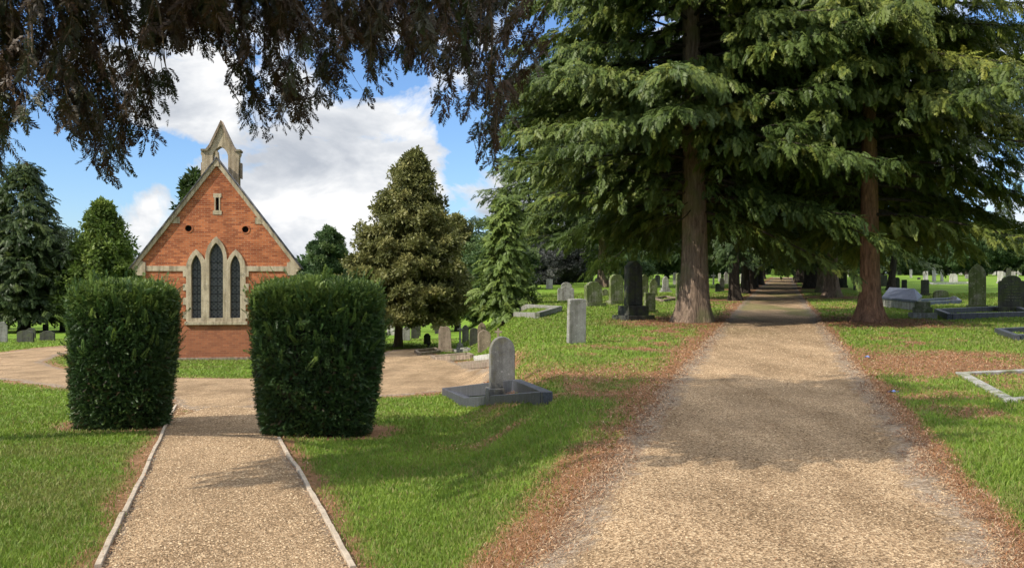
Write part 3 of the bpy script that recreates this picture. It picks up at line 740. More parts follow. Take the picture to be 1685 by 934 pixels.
# ------------------------------------------------------------------ clipped yews
def clipped_yew(pxc, pyb, a, b, ptop, seed, label, rot, n=40000):
    r = np.random.default_rng(seed)
    f = G(pxc, pyb); c = Vector((f.x * (f.y + b) / f.y, f.y + b * .96, 0)); c.z = float(terrain(c.x, c.y))
    h = EYE + (CY - ptop) / F * c.y - c.z
    root = empty('clipped_yew', c, rot, label, 'hedge', 'clipped yews flanking the chapel path')
    def prof(t):
        body = .84 + .16 * np.sin(np.clip(t / .62, 0, 1) * 1.5708) - .03 * np.clip((t - .62) / .38, 0, 1)
        top = np.where(t > .86, (1 - np.clip((t - .86) / .142, 0, 1) ** 2.6) ** (1 / 2.6), 1.)
        return body * np.maximum(top, .0)
    def surf(th, t, sc=1.):
        co, si = np.cos(th), np.sin(th); q = 3.3
        rr = (np.abs(co) ** q + np.abs(si) ** q) ** (-1 / q)
        lump = 1 + .05 * (fbm(th * 2.2 + 9, t * 4, seed) - .5) * 2 + .03 * np.sin(th * 3 + t * 5 + seed)
        p = prof(t) * rr * sc * lump
        return np.stack([a * p * co, b * p * si, t * h * (1 if sc == 1 else .97)], -1)
    # core
    T, TH = np.meshgrid(np.linspace(0, 1, 26), np.linspace(0, 2 * math.pi, 49)[:-1], indexing='ij')
    V = surf(TH.ravel(), T.ravel(), .87); K = 48
    Fq = [(i * K + j, i * K + (j + 1) % K, (i + 1) * K + (j + 1) % K, (i + 1) * K + j) for i in range(25) for j in range(K)]
    np_mesh('branch_core', V, np.array(Fq), M['core'], root)
    t = np.concatenate([r.uniform(0, 1, int(n * .72)), 1 - r.uniform(0, 1, int(n * .28)) ** 1.6 * .2]); th = r.uniform(0, 6.2832, len(t))
    P = surf(th, t); e = .01
    d1 = surf(th + e, t) - P; d2 = surf(th, np.minimum(t + e, 1.)) - P; nn = norm(np.cross(d1, d2) + 1e-9)
    flat = t > .985; nn[flat] = UP; P[flat] *= np.stack([np.sqrt(r.uniform(0, 1, flat.sum()))] * 2 + [np.ones(flat.sum())], -1); 
    m = len(t); depth = r.uniform(0, 1, m) ** 1.5 * .12
    P = P - nn * depth[:, None] - nn * .03
    X = nn * .75 + UP * r.uniform(-.1, .75, (m, 1)) + r.normal(size=(m, 3)) * .48
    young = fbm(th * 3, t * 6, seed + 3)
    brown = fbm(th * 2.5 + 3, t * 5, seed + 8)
    tint = np.clip(.36 + .5 * (young - .5) + .42 * smooth((t - .62) / .38) + r.normal(0, .17, m) , 0, 1)  # tint rises towards the top: sunlit fringe put into the leaf colour
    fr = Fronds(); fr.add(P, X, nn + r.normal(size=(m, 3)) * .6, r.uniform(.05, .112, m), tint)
    # a few long unclipped shoots
    q = 220; th2 = r.uniform(0, 6.28, q); t2 = r.uniform(.25, 1, q) ** .6; P2 = surf(th2, t2); n2 = norm(P2 * np.array([1, 1, .1]))
    fr.add(P2, n2 * .5 + UP * .8 + r.normal(size=(q, 3)) * .3, n2, r.uniform(.16, .24, q), np.clip(r.normal(.6, .2, q), 0, 1))
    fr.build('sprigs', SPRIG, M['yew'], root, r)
    dead = Fronds(); q = 150; th3 = r.uniform(-2.6, -.6, q); t3 = r.uniform(.03, .5, q); P3 = surf(th3, t3)
    dead.add(P3, np.stack([np.cos(th3), np.sin(th3), np.zeros(q)], -1) + r.normal(size=(q, 3)) * .5, r.normal(size=(q, 3)), r.uniform(.05, .10, q), r.uniform(0, .5, q))
    dead.build('dead_sprigs', SPRIG, M['yewdrop'], root, r)
    return root
clipped_yew(205, 709, .76, .74, 462, 3, 'narrower clipped yew block on the left of the chapel path', rad(11))
clipped_yew(524, 722, .90, .86, 458, 5, 'broader clipped yew block on the right of the chapel path', rad(11))

# ------------------------------------------------------------------ timber edging
def edging(pts, label, seed):
    root = empty('path_edging', G(*pts[0]), 0, label, 'path edging', 'timber boards edging the chapel path')
    o = root.location.copy(); r = random.Random(seed)
    for (a, b) in zip(pts[:-1], pts[1:]):
        A, B = G(*a), G(*b); n = 7; bm = bmesh.new()
        P = [A.lerp(B, i / n) for i in range(n + 1)]
        off = Vector((r.uniform(-.012, .012), 0, 0))
        for p in P: p.z = float(terrain(p.x, p.y)) - .05
        d = (B - A).normalized(); s = Vector((d.y, -d.x, 0)).normalized(); rows = []
        for i, p in enumerate(P):
            wv = .021; top = .085 + .006 * math.sin(i * 2.1 + seed)
            if i == 0: p = p + d * .006
            if i == n: p = p - d * .006
            rows.append([bm.verts.new(p - o + off + s * x + Vector((0, 0, z))) for x, z in ((-wv, 0), (wv, 0), (wv, top - .004), (wv - .004, top), (-wv + .004, top), (-wv, top - .004))])
        for r0, r1 in zip(rows[:-1], rows[1:]):
            for i in range(6): bm.faces.new((r0[i], r0[(i + 1) % 6], r1[(i + 1) % 6], r1[i]))
        bm.faces.new(rows[0]); bm.faces.new(list(reversed(rows[-1])))
        bm_obj('board', bm, M['timber'], root)
edging([(163, 938), (203, 848), (244, 762), (289, 668)], 'weathered timber edging along the left side of the chapel path', 1)
edging([(583, 938), (545, 868), (508, 803), (459, 722)], 'pale timber edging along the right side of the chapel path', 4)

# ------------------------------------------------------------------ graves
def outline(kind, w, h):
    a = w / 2; n = 12; L = []
    if kind == 'square': L = [(-a, 0), (a, 0), (a * .985, h * .985), (a * .5, h), (-a * .97, h * .99)]
    elif kind == 'round':
        L = [(-a, 0), (a, 0)] + [(a * math.cos(i * math.pi / n), h - a * .85 + a * .85 * math.sin(i * math.pi / n)) for i in range(n + 1)]
    elif kind == 'low':
        L = [(-a, 0), (a, 0)] + [(a * math.cos(i * math.pi / n), h * .72 + h * .28 * math.sin(i * math.pi / n)) for i in range(n + 1)]
    elif kind == 'gothic':
        L = lancet(0, a, 0, h - w * .75, h, 7)
    elif kind == 'shoulder':
        b = a * .72; L = [(-a, 0), (a, 0), (a, h * .80), (a * .9, h * .835), (b, h * .84)] + [(b * math.cos(i * math.pi / n), h * .85 + h * .15 * math.sin(i * math.pi / n)) for i in range(n + 1)] + [(-b, h * .84), (-a * .9, h * .835), (-a, h * .80)]
    elif kind == 'ogee':
        L = [(-a, 0), (a, 0), (a, h * .86)] + [(a * (1 - t) , h * (.86 + .10 * t + .035 * math.sin(t * math.pi * 2 + math.pi))) for t in (.2, .4, .6, .8)] + [(0, h)] + [(-a * t, h * (.86 + .10 * (1 - t) + .035 * math.sin((1 - t) * math.pi * 2 + math.pi))) for t in (.2, .4, .6, .8)] + [(-a, h * .86)]
    elif kind == 'scroll':
        L = [(-a, 0), (a, 0), (a, h * .80), (a * .86, h * .9), (a * .6, h * .86), (a * .35, h * .94)] + [(a * .35 * math.cos(i * math.pi / 8), h * .9 + h * .1 * math.sin(i * math.pi / 8)) for i in range(1, 8)] + [(-a * .35, h * .94), (-a * .6, h * .86), (-a * .86, h * .9), (-a, h * .80)]
    elif kind == 'peak':
        L = [(-a, 0), (a, 0), (a * .93, h * .87), (a * .3, h * .985), (0, h), (-a * .3, h * .985), (-a * .93, h * .87)]
    elif kind == 'rough':
        r = random.Random(int(w * 977 + h * 131)); L = [(-a, 0), (a, 0)] + [(a * r.uniform(.86, 1.02), h * t) for t in (.25, .5, .75)] + [(a * r.uniform(.6, .8), h * .93), (a * .3, h), (-a * .2, h * .96), (-a * .7, h * .985)] + [(-a * r.uniform(.86, 1.0), h * t) for t in (.75, .5, .25)]
    elif kind == 'cross':
        t = a * .3; zc = h * .74; L = [(-t * 1.25, 0), (t * 1.25, 0), (t, zc - t), (a, zc - t), (a, zc + t), (t, zc + t), (t, h), (-t, h), (-t, zc + t), (-a, zc + t), (-a, zc - t), (-t, zc - t)]
    return L
def slab(name, kind, w, h, t, mat, parent, z0=0., y0=0., bev=.012):
    L = outline(kind, w, h); bm = bmesh.new()
    f = [bm.verts.new((x, y0 - t / 2, z0 + z)) for x, z in L]; b = [bm.verts.new((x, y0 + t / 2, z0 + z)) for x, z in L]
    bm.faces.new(f); bm.faces.new(list(reversed(b)))
    for i in range(len(L)): j = (i + 1) % len(L); bm.faces.new((f[i], b[i], b[j], f[j]))
    bmesh.ops.remove_doubles(bm, verts=bm.verts, dist=1e-4); bmesh.ops.recalc_face_normals(bm, faces=bm.faces)
    e = [x for x in bm.edges if len(x.link_faces) == 2 and x.calc_face_angle(0) > .6]
    bmesh.ops.bevel(bm, geom=e, offset=min(bev, t * .2), segments=1, affect='EDGES')
    return bm_obj(name, bm, mat, parent)
def box(name, w, d, z0, z1, mat, parent, bev=.015, x=0, y=0): return prism(name, [(x - w / 2, x + w / 2, y - d / 2, y + d / 2, z0, z1)], mat, parent, bev)
def stone(pxc, pyb, wpx, hpx, kind, mat, yaw, base, label, group=None, lean=0., thick=.13, panel=None, name='headstone', cat='headstone'):
    g = G(pxc, pyb); s = g.y / F; c = math.cos(rad(yaw)); w, h = wpx * s / max(.75, c), hpx * s
    th = min(thick, w * .35)
    o = empty(name, g, rad(yaw), label, cat, group); o.rotation_euler = (rad(lean), 0, rad(yaw))
    m = M[mat]; z = -.06
    if base == 0: slab('slab', kind, w, h + .06, th, m, o, z)
    elif base == 1:
        bh = min(.2, h * .14); box('plinth', w * 1.22, th * 2.4, -.06, bh, m, o); slab('slab', kind, w, h - bh, th, m, o, bh - .002)
    elif base == 2:
        b1, b2 = h * .08, h * .24; box('step', w * 1.75, th * 5, -.08, b1, m, o); box('plinth', w * 1.3, th * 3.4, b1 - .002, b2, m, o); slab('slab', kind, w, h - b2, th * 1.5, m, o, b2 - .002, bev=.03)
    elif base == 3:
        b1 = h * .10; box('plinth', w * 1.3, w * .9, -.06, b1, m, o); b2 = h * .2; box('step', w * 1.0, w * .7, b1 - .002, b2, m, o); slab('slab', kind, w, h - b2, th, m, o, b2 - .002)
    if panel:   # a raised border round a recessed face
        L = outline(kind, w * .76, (h - .2) * .86); plate('face_panel', [L], .012, M[panel], o, -th / 2 - .009); o.children[-1].location = (0, 0, .2 + h * .03)
    return o
def kerb(name, corners, bw, bh, mat, label, cat='grave kerb', group=None, fill=None, stagger=0.):
    P = [G(*c) for c in corners]; o = empty(name, sum(P, Vector()) / len(P), 0, label, cat, group); C = o.location.copy()
    n = len(P)
    for i in range(n if n > 2 else 1):
        a, b = P[i], P[(i + 1) % n]; d = (b - a).normalized(); bm = bmesh.new()
        bar(bm, a - C + d * (bw / 2 + .002) * (1 if i % 2 else -1) - Vector((0, 0, .06)), b - C - d * (bw / 2 + .002) * (1 if i % 2 else -1) - Vector((0, 0, .06)), bw, bh + .06)
        bmesh.ops.bevel(bm, geom=bm.edges[:], offset=.01, segments=1, affect='EDGES')
        bm_obj('kerb_rail', bm, M[mat], o)
    if fill and n > 2:
        Q = [C + (p - C) * .93 for p in P]
        V = [(q.x - C.x, q.y - C.y, float(terrain(q.x, q.y)) - C.z + bh * .35) for q in Q]
        me = bpy.data.meshes.new('infill'); me.from_pydata(V, [], [tuple(range(n))]); link('infill', me, M[fill], o)
    return o
HL = 'headstones left of the chapel path'; HM = 'headstones between the chapel and the hedge'; HA = 'headstones on the lawn left of the avenue'; HR = 'headstones on the lawn right of the avenue'; HF = 'small far headstones'
# left edge, under the dark conifer
stone(4, 563, 15, 34, 'shoulder', 'grey', 12, 0, 'pale upright headstone at the far left beside the gravel track', HL)
stone(42, 563, 29, 20, 'low', 'dark', -6, 0, 'broad dark headstone with a sloping curved top under the conifer', HL)
stone(51, 556, 15, 17, 'round', 'dark', 4, 0, 'dark rounded headstone peeping out behind the broad dark one', HL)
stone(78, 560, 24, 16, 'shoulder', 'dark', 3, 0, 'low wide black headstone with shoulders by the track', HL)
stone(75, 546, 9, 13, 'square', 'dark', 0, 0, 'small black block stone behind the low wide black headstone', HL)
stone(103, 545, 9, 16, 'round', 'dark', 8, 1, 'dark headstone on a plinth just left of the narrower yew', HL)
stone(60, 531, 16, 7, 'rough', 'rust', 0, 0, 'pinkish rough low stone far behind the dark conifer trunk', HL)
stone(24, 527, 7, 8, 'round', 'pale', 0, 0, 'tiny pale rounded stone left of the dark conifer trunk', HL)
stone(95, 528, 3, 12, 'square', 'pale', 0, 0, 'slim white post stone, nearer of two behind the left yew', HL)
stone(107, 527, 4, 14, 'square', 'pale', 0, 0, 'slim white post stone, taller of two touching the left yew', HL)
# right of the broad hedge
stone(643, 551, 12, 32, 'shoulder', 'pale', 6, 1, 'tall pale grey headstone on a plinth beside the leaning trunk', HM)
stone(669, 560, 12, 23, 'round', 'grey', 8, 0, 'grey rounded headstone just right of the leaning trunk', HM)
stone(683, 557, 13, 23, 'square', 'dark', 8, 0, 'black square headstone, front one of a close pair', HM)
stone(687, 553, 10, 22, 'round', 'dark', 8, 0, 'black headstone hidden behind the square black one', HM)
stone(703, 566, 11, 18, 'shoulder', 'dark', 0, 0, 'small black headstone left of the brown craggy one', HM)
stone(721, 549, 11, 16, 'square', 'dark', 0, 0, 'dark slab behind the brown craggy headstone', HM)
stone(732, 579, 22, 43, 'rough', 'brown', 0, 1, 'brown craggy headstone with stepped top on a stone plinth', HM)
stone(757, 573, 9, 40, 'cross', 'grey', 8, 3, 'tall grey stone cross on a stepped base', HM)
stone(766, 562, 11, 28, 'gothic', 'grey', 5, 0, 'grey pointed headstone close behind the tall cross', HM)
stone(780, 567, 15, 28, 'round', 'dark', 4, 0, 'dark grey round headed stone right of the tall cross', HM)
stone(793, 560, 14, 30, 'gothic', 'brown', 0, 0, 'brown pointed headstone behind the carved round one', HM)
stone(797, 577, 21, 34, 'round', 'brown', 6, 0, 'buff round headed carved stone left of the big grave', HM)
stone(820, 560, 12, 20, 'cross', 'brown', 0, 0, 'small brown stone cross behind the big grave headstone', HM)
stone(826, 651, 40, 98, 'low', 'stonegrey', 12, 1, 'big grey headstone with a low curved top rising from a dark kerb', HM, thick=.16)
kerb('grave_kerb', [(733, 650), (770, 668), (900, 664), (852, 641)], .13, .16, 'granite', 'dark granite kerb round the big curved top headstone')
kerb('grave_kerb', [(684, 580), (690, 585), (722, 581), (716, 576)], .12, .14, 'brown', 'raised brown kerb plot left of the craggy headstone')
kerb('grave_kerb', [(711, 589), (716, 592), (778, 588), (770, 584)], .12, .12, 'brown', 'long brown kerb plot in front of the craggy headstone')
kerb('grave_kerb', [(747, 578), (750, 580), (772, 577), (768, 575)], .12, .12, 'grey', 'small grey kerb below the tall stone cross')
kerb('grave_kerb', [(756, 600), (762, 604), (812, 600), (806, 596)], .12, .09, 'brown', 'low sunken kerb plot beside the big grave')
kerb('grave_kerb', [(782, 590), (786, 594), (815, 591), (812, 587)], .12, .10, 'pale', 'pale kerb plot with a white stone below the carved round stone')
def urn(pxc, pyb, hpx, mat, label):
    g = G(pxc, pyb); h = hpx * g.y / F; o = empty('grave_urn', g, 0, label, 'urn')
    pr = [(.30, -.05), (.30, .08), (.16, .12), (.12, .3), (.2, .42), (.42, .7), (.46, .86), (.36, .92), (.4, 1.), (.0, .96)]
    mb = MB(); kk = 14; V = [(r_ * h * math.cos(i * 2 * math.pi / kk), r_ * h * math.sin(i * 2 * math.pi / kk), z * h) for r_, z in pr for i in range(kk)]
    mb.add(V, [(i * kk + j, i * kk + (j + 1) % kk, (i + 1) * kk + (j + 1) % kk, (i + 1) * kk + j) for i in range(len(pr) - 1) for j in range(kk)])
    mb.build('bowl', M[mat], o, True); return o
urn(705, 572, 10, 'dark', 'small dark urn on the kerb before the small black headstone')
def angel(pxc, pyb, hpx, label):
    """carved robed figure: one tapering turned body with wings and bowed head"""
    g = G(pxc, pyb); h = hpx * g.y / F; o = empty('angel_statue', g, .5, label, 'statue')
    pr = [(.22, -.04), (.22, .06), (.19, .1), (.15, .35), (.12, .52), (.15, .66), (.13, .76), (.05, .80), (.075, .86), (.08, .92), (.05, .98), (.0, 1.)]
    mb = MB(); kk = 14; V = [(r_ * h * math.cos(i * 2 * math.pi / kk), r_ * h * .8 * math.sin(i * 2 * math.pi / kk), z * h) for r_, z in pr for i in range(kk)]
    mb.add(V, [(i * kk + j, i * kk + (j + 1) % kk, (i + 1) * kk + (j + 1) % kk, (i + 1) * kk + j) for i in range(len(pr) - 1) for j in range(kk)])
    mb.build('figure', M['pale'], o, True)
    for s in (-1, 1): plate('wing', [[(s * .05 * h, .4 * h), (s * .24 * h, .34 * h), (s * .30 * h, .62 * h), (s * .2 * h, .82 * h), (s * .06 * h, .72 * h)]], .04 * h, M['pale'], o, .09 * h)
angel(697, 536, 17, 'white angel statue beneath the olive coloured conifer')
# lawn left of the avenue
stone(948, 565, 29, 74, 'square', 'grey', 18, 0, 'slim plain grey square headstone leaning, nearest to the avenue path', HA, lean=2.5, thick=.22)
stone(931, 495, 27, 24, 'scroll', 'grey', 8, 0, 'grey scroll topped double headstone on the bright lawn', HA)
stone(932, 486, 18, 22, 'round', 'grey', 8, 0, 'round topped stone half hidden behind the scroll topped one', HA)
stone(977, 504, 27, 41, 'shoulder', 'moss', 24, 1, 'mossy green shouldered headstone on a plinth, leaning back', HA, lean=-4, thick=.22, panel=None)
stone(1014, 501, 22, 50, 'round', 'moss', 22, 1, 'tall mossy round topped headstone left of the black obelisk', HA, thick=.2)
stone(1011, 489, 16, 36, 'round', 'pale', 14, 0, 'pale round headstone just behind the tall mossy one', HA)
stone(1042, 526, 26, 97, 'peak', 'dark', 26, 2, 'tall black pointed obelisk headstone on two steps', HA, thick=.3)
stone(1060, 489, 13, 38, 'gothic', 'moss', 20, 0, 'mossy pointed headstone right behind the black obelisk', HA)
stone(1069, 514, 18, 33, 'square', 'moss', 24, 1, 'short dark mossy stone stepped at its right', HA)
stone(1075, 487, 13, 28, 'shoulder', 'moss', 14, 0, 'mossy shouldered stone behind the short stepped one', HA)
stone(1082, 470, 8, 18, 'round', 'grey', 8, 0, 'small grey round stone between mossy stones and the pale cross pillar', HA)
stone(1095, 480, 10, 26, 'gothic', 'grey', 8, 2, 'pale pointed pillar stone on a mossy pedestal', HA)
stone(1116, 505, 8, 56, 'round', 'moss', 38, 0, 'narrow tall headstone partly behind the first avenue trunk', HA)
stone(1111, 468, 7, 20, 'round', 'pale', 0, 0, 'small pale stone left of the first avenue trunk', HA)
stone(860, 473, 15, 17, 'shoulder', 'rust', 6, 0, 'red brown headstone before the grey shrubs', HA)
stone(874, 471, 8, 6, 'low', 'pale', 0, 0, 'tiny whitish stone beside the red brown headstone', HA)
stone(904, 475, 11, 16, 'square', 'pale', 8, 0, 'small white square headstone before the grey shrubs', HA)
stone(996, 487, 10, 12, 'ogee', 'moss', 14, 0, 'small green mossy stone between two tall mossy headstones', HA)
stone(1003, 470, 7, 10, 'low', 'pale', 0, 0, 'small pale stone beyond the tall mossy headstones', HA)
stone(983, 466, 9, 9, 'low', 'dark', 0, 0, 'small dark stone beside the blue wrap', HA)
o = stone(990, 467, 6, 9, 'low', 'bluepot', 0, 0, 'bright blue wrapped flowers at a far dark stone', None, name='grave_flowers', cat='flowers', thick=.3)
kerb('grave_kerb', [(842, 520), (884, 524), (921, 512), (868, 508)], .16, .2, 'grey', 'grey weathered kerb grave at the left end of the lawn')
kerb('grave_kerb', [(842, 492), (868, 494), (878, 491), (850, 489)], .12, .08, 'grey', 'low flat kerb on the lawn beyond the weathered one')
kerb('grave_kerb', [(1076, 493), (1090, 497), (1116, 493), (1096, 490)], .14, .12, 'brown', 'brown low kerb beside the first avenue trunk')
# seen between the avenue trunks, left side
for i, (x, y, w, h, kd, mt, lb) in enumerate([
    (1174, 468, 7, 20, 'cross', 'pale', 'white cross seen just right of the first avenue trunk'),
    (1181, 480, 8, 14, 'round', 'dark', 'dark round stone seen right of the first avenue trunk'),
    (1188, 479, 8, 22, 'rough', 'dark', 'dark craggy stone left of the second avenue trunk'),
    (1195, 467, 7, 20, 'gothic', 'grey', 'grey pointed stone left of the second avenue trunk'),
    (1184, 463, 4, 14, 'square', 'pale', 'thin white stone far behind the dark craggy one'),
    (1221, 466, 6, 16, 'round', 'pale', 'pale stone between the second and third avenue trunks')]):
    stone(x, y, w, h, kd, mt, 6, 0, lb, HA)
# lawn right of the avenue
stone(1386, 473, 14, 30, 'round', 'dark', -20, 1, 'dark upright headstone with pale edge right of the second right trunk', HR, thick=.25)
stone(1408, 477, 7, 28, 'gothic', 'dark', -10, 0, 'slender black headstone left of the red brown trunk', HR)
stone(1454, 471, 12, 19, 'square', 'dark', -10, 0, 'dark square headstone left of the thin leaning trunk', HR)
stone(1476, 475, 8, 19, 'round', 'dark', -10, 0, 'dark headstone just right of the thin leaning trunk', HR)
stone(1488, 476, 8, 16, 'square', 'dark', -18, 1, 'small dark square stone with white edge right of the leaning trunk', HR)
stone(1522, 486, 12, 26, 'square', 'dark', -16, 1, 'charcoal square headstone on a plinth in the bright lawn', HR)
stone(1523, 462, 8, 16, 'square', 'pale', 0, 0, 'pale grey stone behind the charcoal square headstone', HR)
stone(1548, 492, 22, 15, 'low', 'moss', -8, 0, 'low mossy curved headstone lying wide on the lawn', HR, thick=.3)
stone(1569, 496, 10, 9, 'shoulder', 'granite', -10, 0, 'little grey vase block right of the low mossy headstone', HR, thick=.3)
stone(1608, 510, 24, 76, 'gothic', 'moss', -24, 1, 'tall mossy headstone with an arched top and pale side', HR, thick=.3, panel=None)
ins = stone(1664, 513, 37, 60, 'shoulder', 'dark', -14, 1, 'wide dark shouldered headstone covered in worn lettering marks', HR, thick=.24)
r_ = random.Random(3); bm = bmesh.new(); sc = G(1664, 513).y / F
for row in range(7):
    x = -13 * sc
    while x < 13 * sc:
        wv = r_.uniform(.3, 1.1) * sc; z = (46 - row * 4.6) * sc
        if r_.random() < .75: bar(bm, (x, -.126, z), (x + wv, -.126, z + r_.uniform(-.1, .1) * sc), .012, r_.uniform(1.2, 2.0) * sc)
        x += wv + r_.uniform(.4, 1.0) * sc
bm_obj('worn_lettering', bm, M['moss'], ins)['kind'] = 'stuff'
stone(1537, 463, 6, 24, 'round', 'pale', 0, 0, 'tall narrow white round topped stone on the far lawn', HF)
stone(1550, 463, 5, 20, 'peak', 'pale', 0, 0, 'thin white pointed pillar right of the narrow white stone', HF)
stone(1569, 464, 14, 14, 'rough', 'pale', 0, 0, 'whitish heart shaped lump of stone left of the tall mossy headstone', HF)
stone(1499, 457, 4, 14, 'square', 'pale', 0, 0, 'thin white stone right of the leaning trunk, nearer of two', HF)
stone(1504, 451, 5, 9, 'cross', 'pale', 0, 0, 'tiny white cross right of the leaning trunk', HF)
stone(1581, 452, 6, 6, 'low', 'pale', 0, 0, 'tiny whitish low stone beyond the heart shaped lump', HF)
stone(1592, 458, 8, 7, 'low', 'grey', 0, 0, 'tiny grey low stone just left of the tall mossy headstone', HF)
stone(1646, 466, 9, 20, 'square', 'pale', -10, 1, 'white headstone left of the wide dark shouldered one', HR)
stone(1660, 455, 8, 14, 'round', 'dark', 0, 0, 'dark round stone seen above the wide dark headstone', HF)
stone(1668, 453, 8, 16, 'square', 'pale', 0, 0, 'pale square stone seen above the wide dark headstone', HF)
for i, (x, y, w, h, kd, mt, lb) in enumerate([
    (1396, 455, 5, 12, 'cross', 'pale', 'white far cross seen left of the red brown trunk'),
    (1404, 452, 5, 9, 'round', 'grey', 'grey far round stone left of the red brown trunk'),
    (1470, 452, 5, 9, 'square', 'pale', 'pale square far stone just right of the thin leaning trunk'),
    (1480, 452, 6, 8, 'round', 'pale', 'pale round far stone beyond the small dark square one'),
    (1512, 460, 5, 4, 'low', 'dark', 'tiny dark low stone beside the pale grey stone'),
    (1560, 450, 4, 8, 'square', 'pale', 'tiny upright white stone above the heart shaped lump'),
    (1618, 450, 10, 6, 'low', 'pale', 'pale low stone seen right of the tall mossy headstone'),
    (1631, 451, 7, 10, 'round', 'dark', 'dark far stone with pale top right of the tall mossy headstone'),
    (1636, 450, 6, 7, 'square', 'pale', 'pale square far stone left of the wide dark headstone'),
    (1652, 447, 5, 7, 'round', 'grey', 'grey round far stone above the white headstone'),
    (1680, 452, 7, 9, 'round', 'pale', 'pale far stone at the right edge of the lawn'),
    (1675, 447, 4, 9, 'cross', 'pale', 'small far cross at the right edge of the lawn')]):
    stone(x, y, w, h, kd, mt, -4, 0, lb, HF)
kerb('grave_kerb', [(1541, 517), (1562, 526), (1700, 522), (1668, 511)], .15, .2, 'granite', 'long dark granite kerb running before the tall mossy headstone')
kerb('grave_kerb', [(1502, 498), (1507, 503), (1580, 499), (1573, 494)], .14, .16, 'blue', 'blue grey granite kerb behind the stepped pedestal')
kerb('grave_kerb', [(1642, 549), (1672, 560), (1760, 556), (1720, 545)], .14, .14, 'granite', 'black polished kerb cut off by the right edge')
kerb('grave_kerb', [(1582, 617), (1662, 661), (1790, 650), (1710, 611)], .15, .045, 'kerbpale', 'pale flush kerb set in the grass, nearest on the right')
kerb('grave_kerb', [(1530, 466), (1535, 468), (1600, 467), (1592, 465)], .3, .1, 'pale', 'long pale far kerb under the narrow white stone')
def ledger(c, label):
    P = [G(*p) for p in c]; C = sum(P, Vector()) / 4; o = empty('ledger_tomb', C, 0, label, 'tomb')
    bm = bmesh.new(); lo = [bm.verts.new(p - C + Vector((0, 0, -.08))) for p in P]; hi = [bm.verts.new(p - C + Vector((0, 0, .34))) for p in P]
    for i in range(4): j = (i + 1) % 4; bm.faces.new((lo[i], lo[j], hi[j], hi[i]))
    bm.faces.new(hi); bm.faces.new(list(reversed(lo))); bmesh.ops.bevel(bm, geom=bm.edges[:], offset=.02, segments=1, affect='EDGES'); bm_obj('plinth', bm, M['grey'], o)
    bm = bmesh.new(); lo = [bm.verts.new((p - C) * 1.04 + Vector((0, 0, .342))) for p in P]; hi = [bm.verts.new((p - C) * 1.04 + Vector((0, 0, .42))) for p in P]
    a, b = (P[0] + P[3]) / 2 - C, (P[1] + P[2]) / 2 - C; ra, rb = bm.verts.new(a * .75 + Vector((0, 0, .78))), bm.verts.new(b * .75 + Vector((0, 0, .78)))
    for i in range(4): j = (i + 1) % 4; bm.faces.new((lo[i], lo[j], hi[j], hi[i]))
    bm.faces.new(list(reversed(lo))); bm.faces.new((hi[0], hi[1], rb, ra)); bm.faces.new((hi[2], hi[3], ra, rb)); bm.faces.new((hi[1], hi[2], rb)); bm.faces.new((hi[3], hi[0], ra))
    bm_obj('ridged_lid', bm, M['blue'], o)
ledger([(1452, 505), (1508, 512), (1516, 502), (1462, 497)], 'blue grey ridged tomb lid on a grey base right of the red brown trunk')
g = G(1518, 523); s = g.y / F; o = empty('stone_pedestal', g, rad(-8), 'mossy grey stepped pedestal without a monument', 'pedestal')
box('step', 38 * s, 30 * s, -.06, 9 * s, M['grey'], o); box('die', 27 * s, 20 * s, 9 * s - .002, 18 * s, M['moss'], o); box('cap', 21 * s, 16 * s, 18 * s - .002, 27 * s, M['moss'], o)
# scraps beside the walk
def scrap(x, y, w, label):
    g = G(x, y); bm = bmesh.new(); bmesh.ops.create_grid(bm, x_segments=6, y_segments=5, size=w)
    for v in bm.verts: v.co.z = .012 * math.sin(v.co.x * 60) + .01 * math.sin(v.co.y * 80 + 1) + .02
    r = bmesh.ops.solidify(bm, geom=bm.faces[:], thickness=.004)
    o = bm_obj('litter_scrap', bm, M['litterblue'], None); o.location = g; o.rotation_euler = (0, .1, .7); tag(o, label, 'litter', 'blue litter scraps by the walk')
scrap(1470, 646, .055, 'crumpled blue litter scrap at the path edge below the needle patch')
scrap(1427, 588, .04, 'smaller pale blue scrap at the path edge nearer the red brown trunk')
g = G(1285, 453.6)
o = empty('box_hedge', g, 0, 'bright clipped box hedge closing the far end of the avenue', 'hedge'); s = g.y / F; W, H_ = 25 * s, 10.5 * s
rr = np.random.default_rng(4); prism('core', [(-W * .47, W * .47, -.8, .8, -.2, H_ * .92)], M['core'], o, .1)
fr = Fronds(); n = 5000; P = np.stack([rr.uniform(-W / 2, W / 2, n), rr.uniform(-.9, .9, n), rr.uniform(0, H_, n)], -1)
f = rr.uniform(0, 1, n); P[f < .5, 1] = -.9; P[f > .7, 2] = H_; P[(f > .6) & (f < .7), 0] = rr.choice([-W / 2, W / 2], ((f > .6) & (f < .7)).sum())
fr.add(P, rr.normal(size=(n, 3)) + np.array([0, -.5, .6]), rr.normal(size=(n, 3)), rr.uniform(.2, .36, n), rr.uniform(.2, 1, n)); fr.build('leaves', TUFT, M['boxhedge'], o, rr)
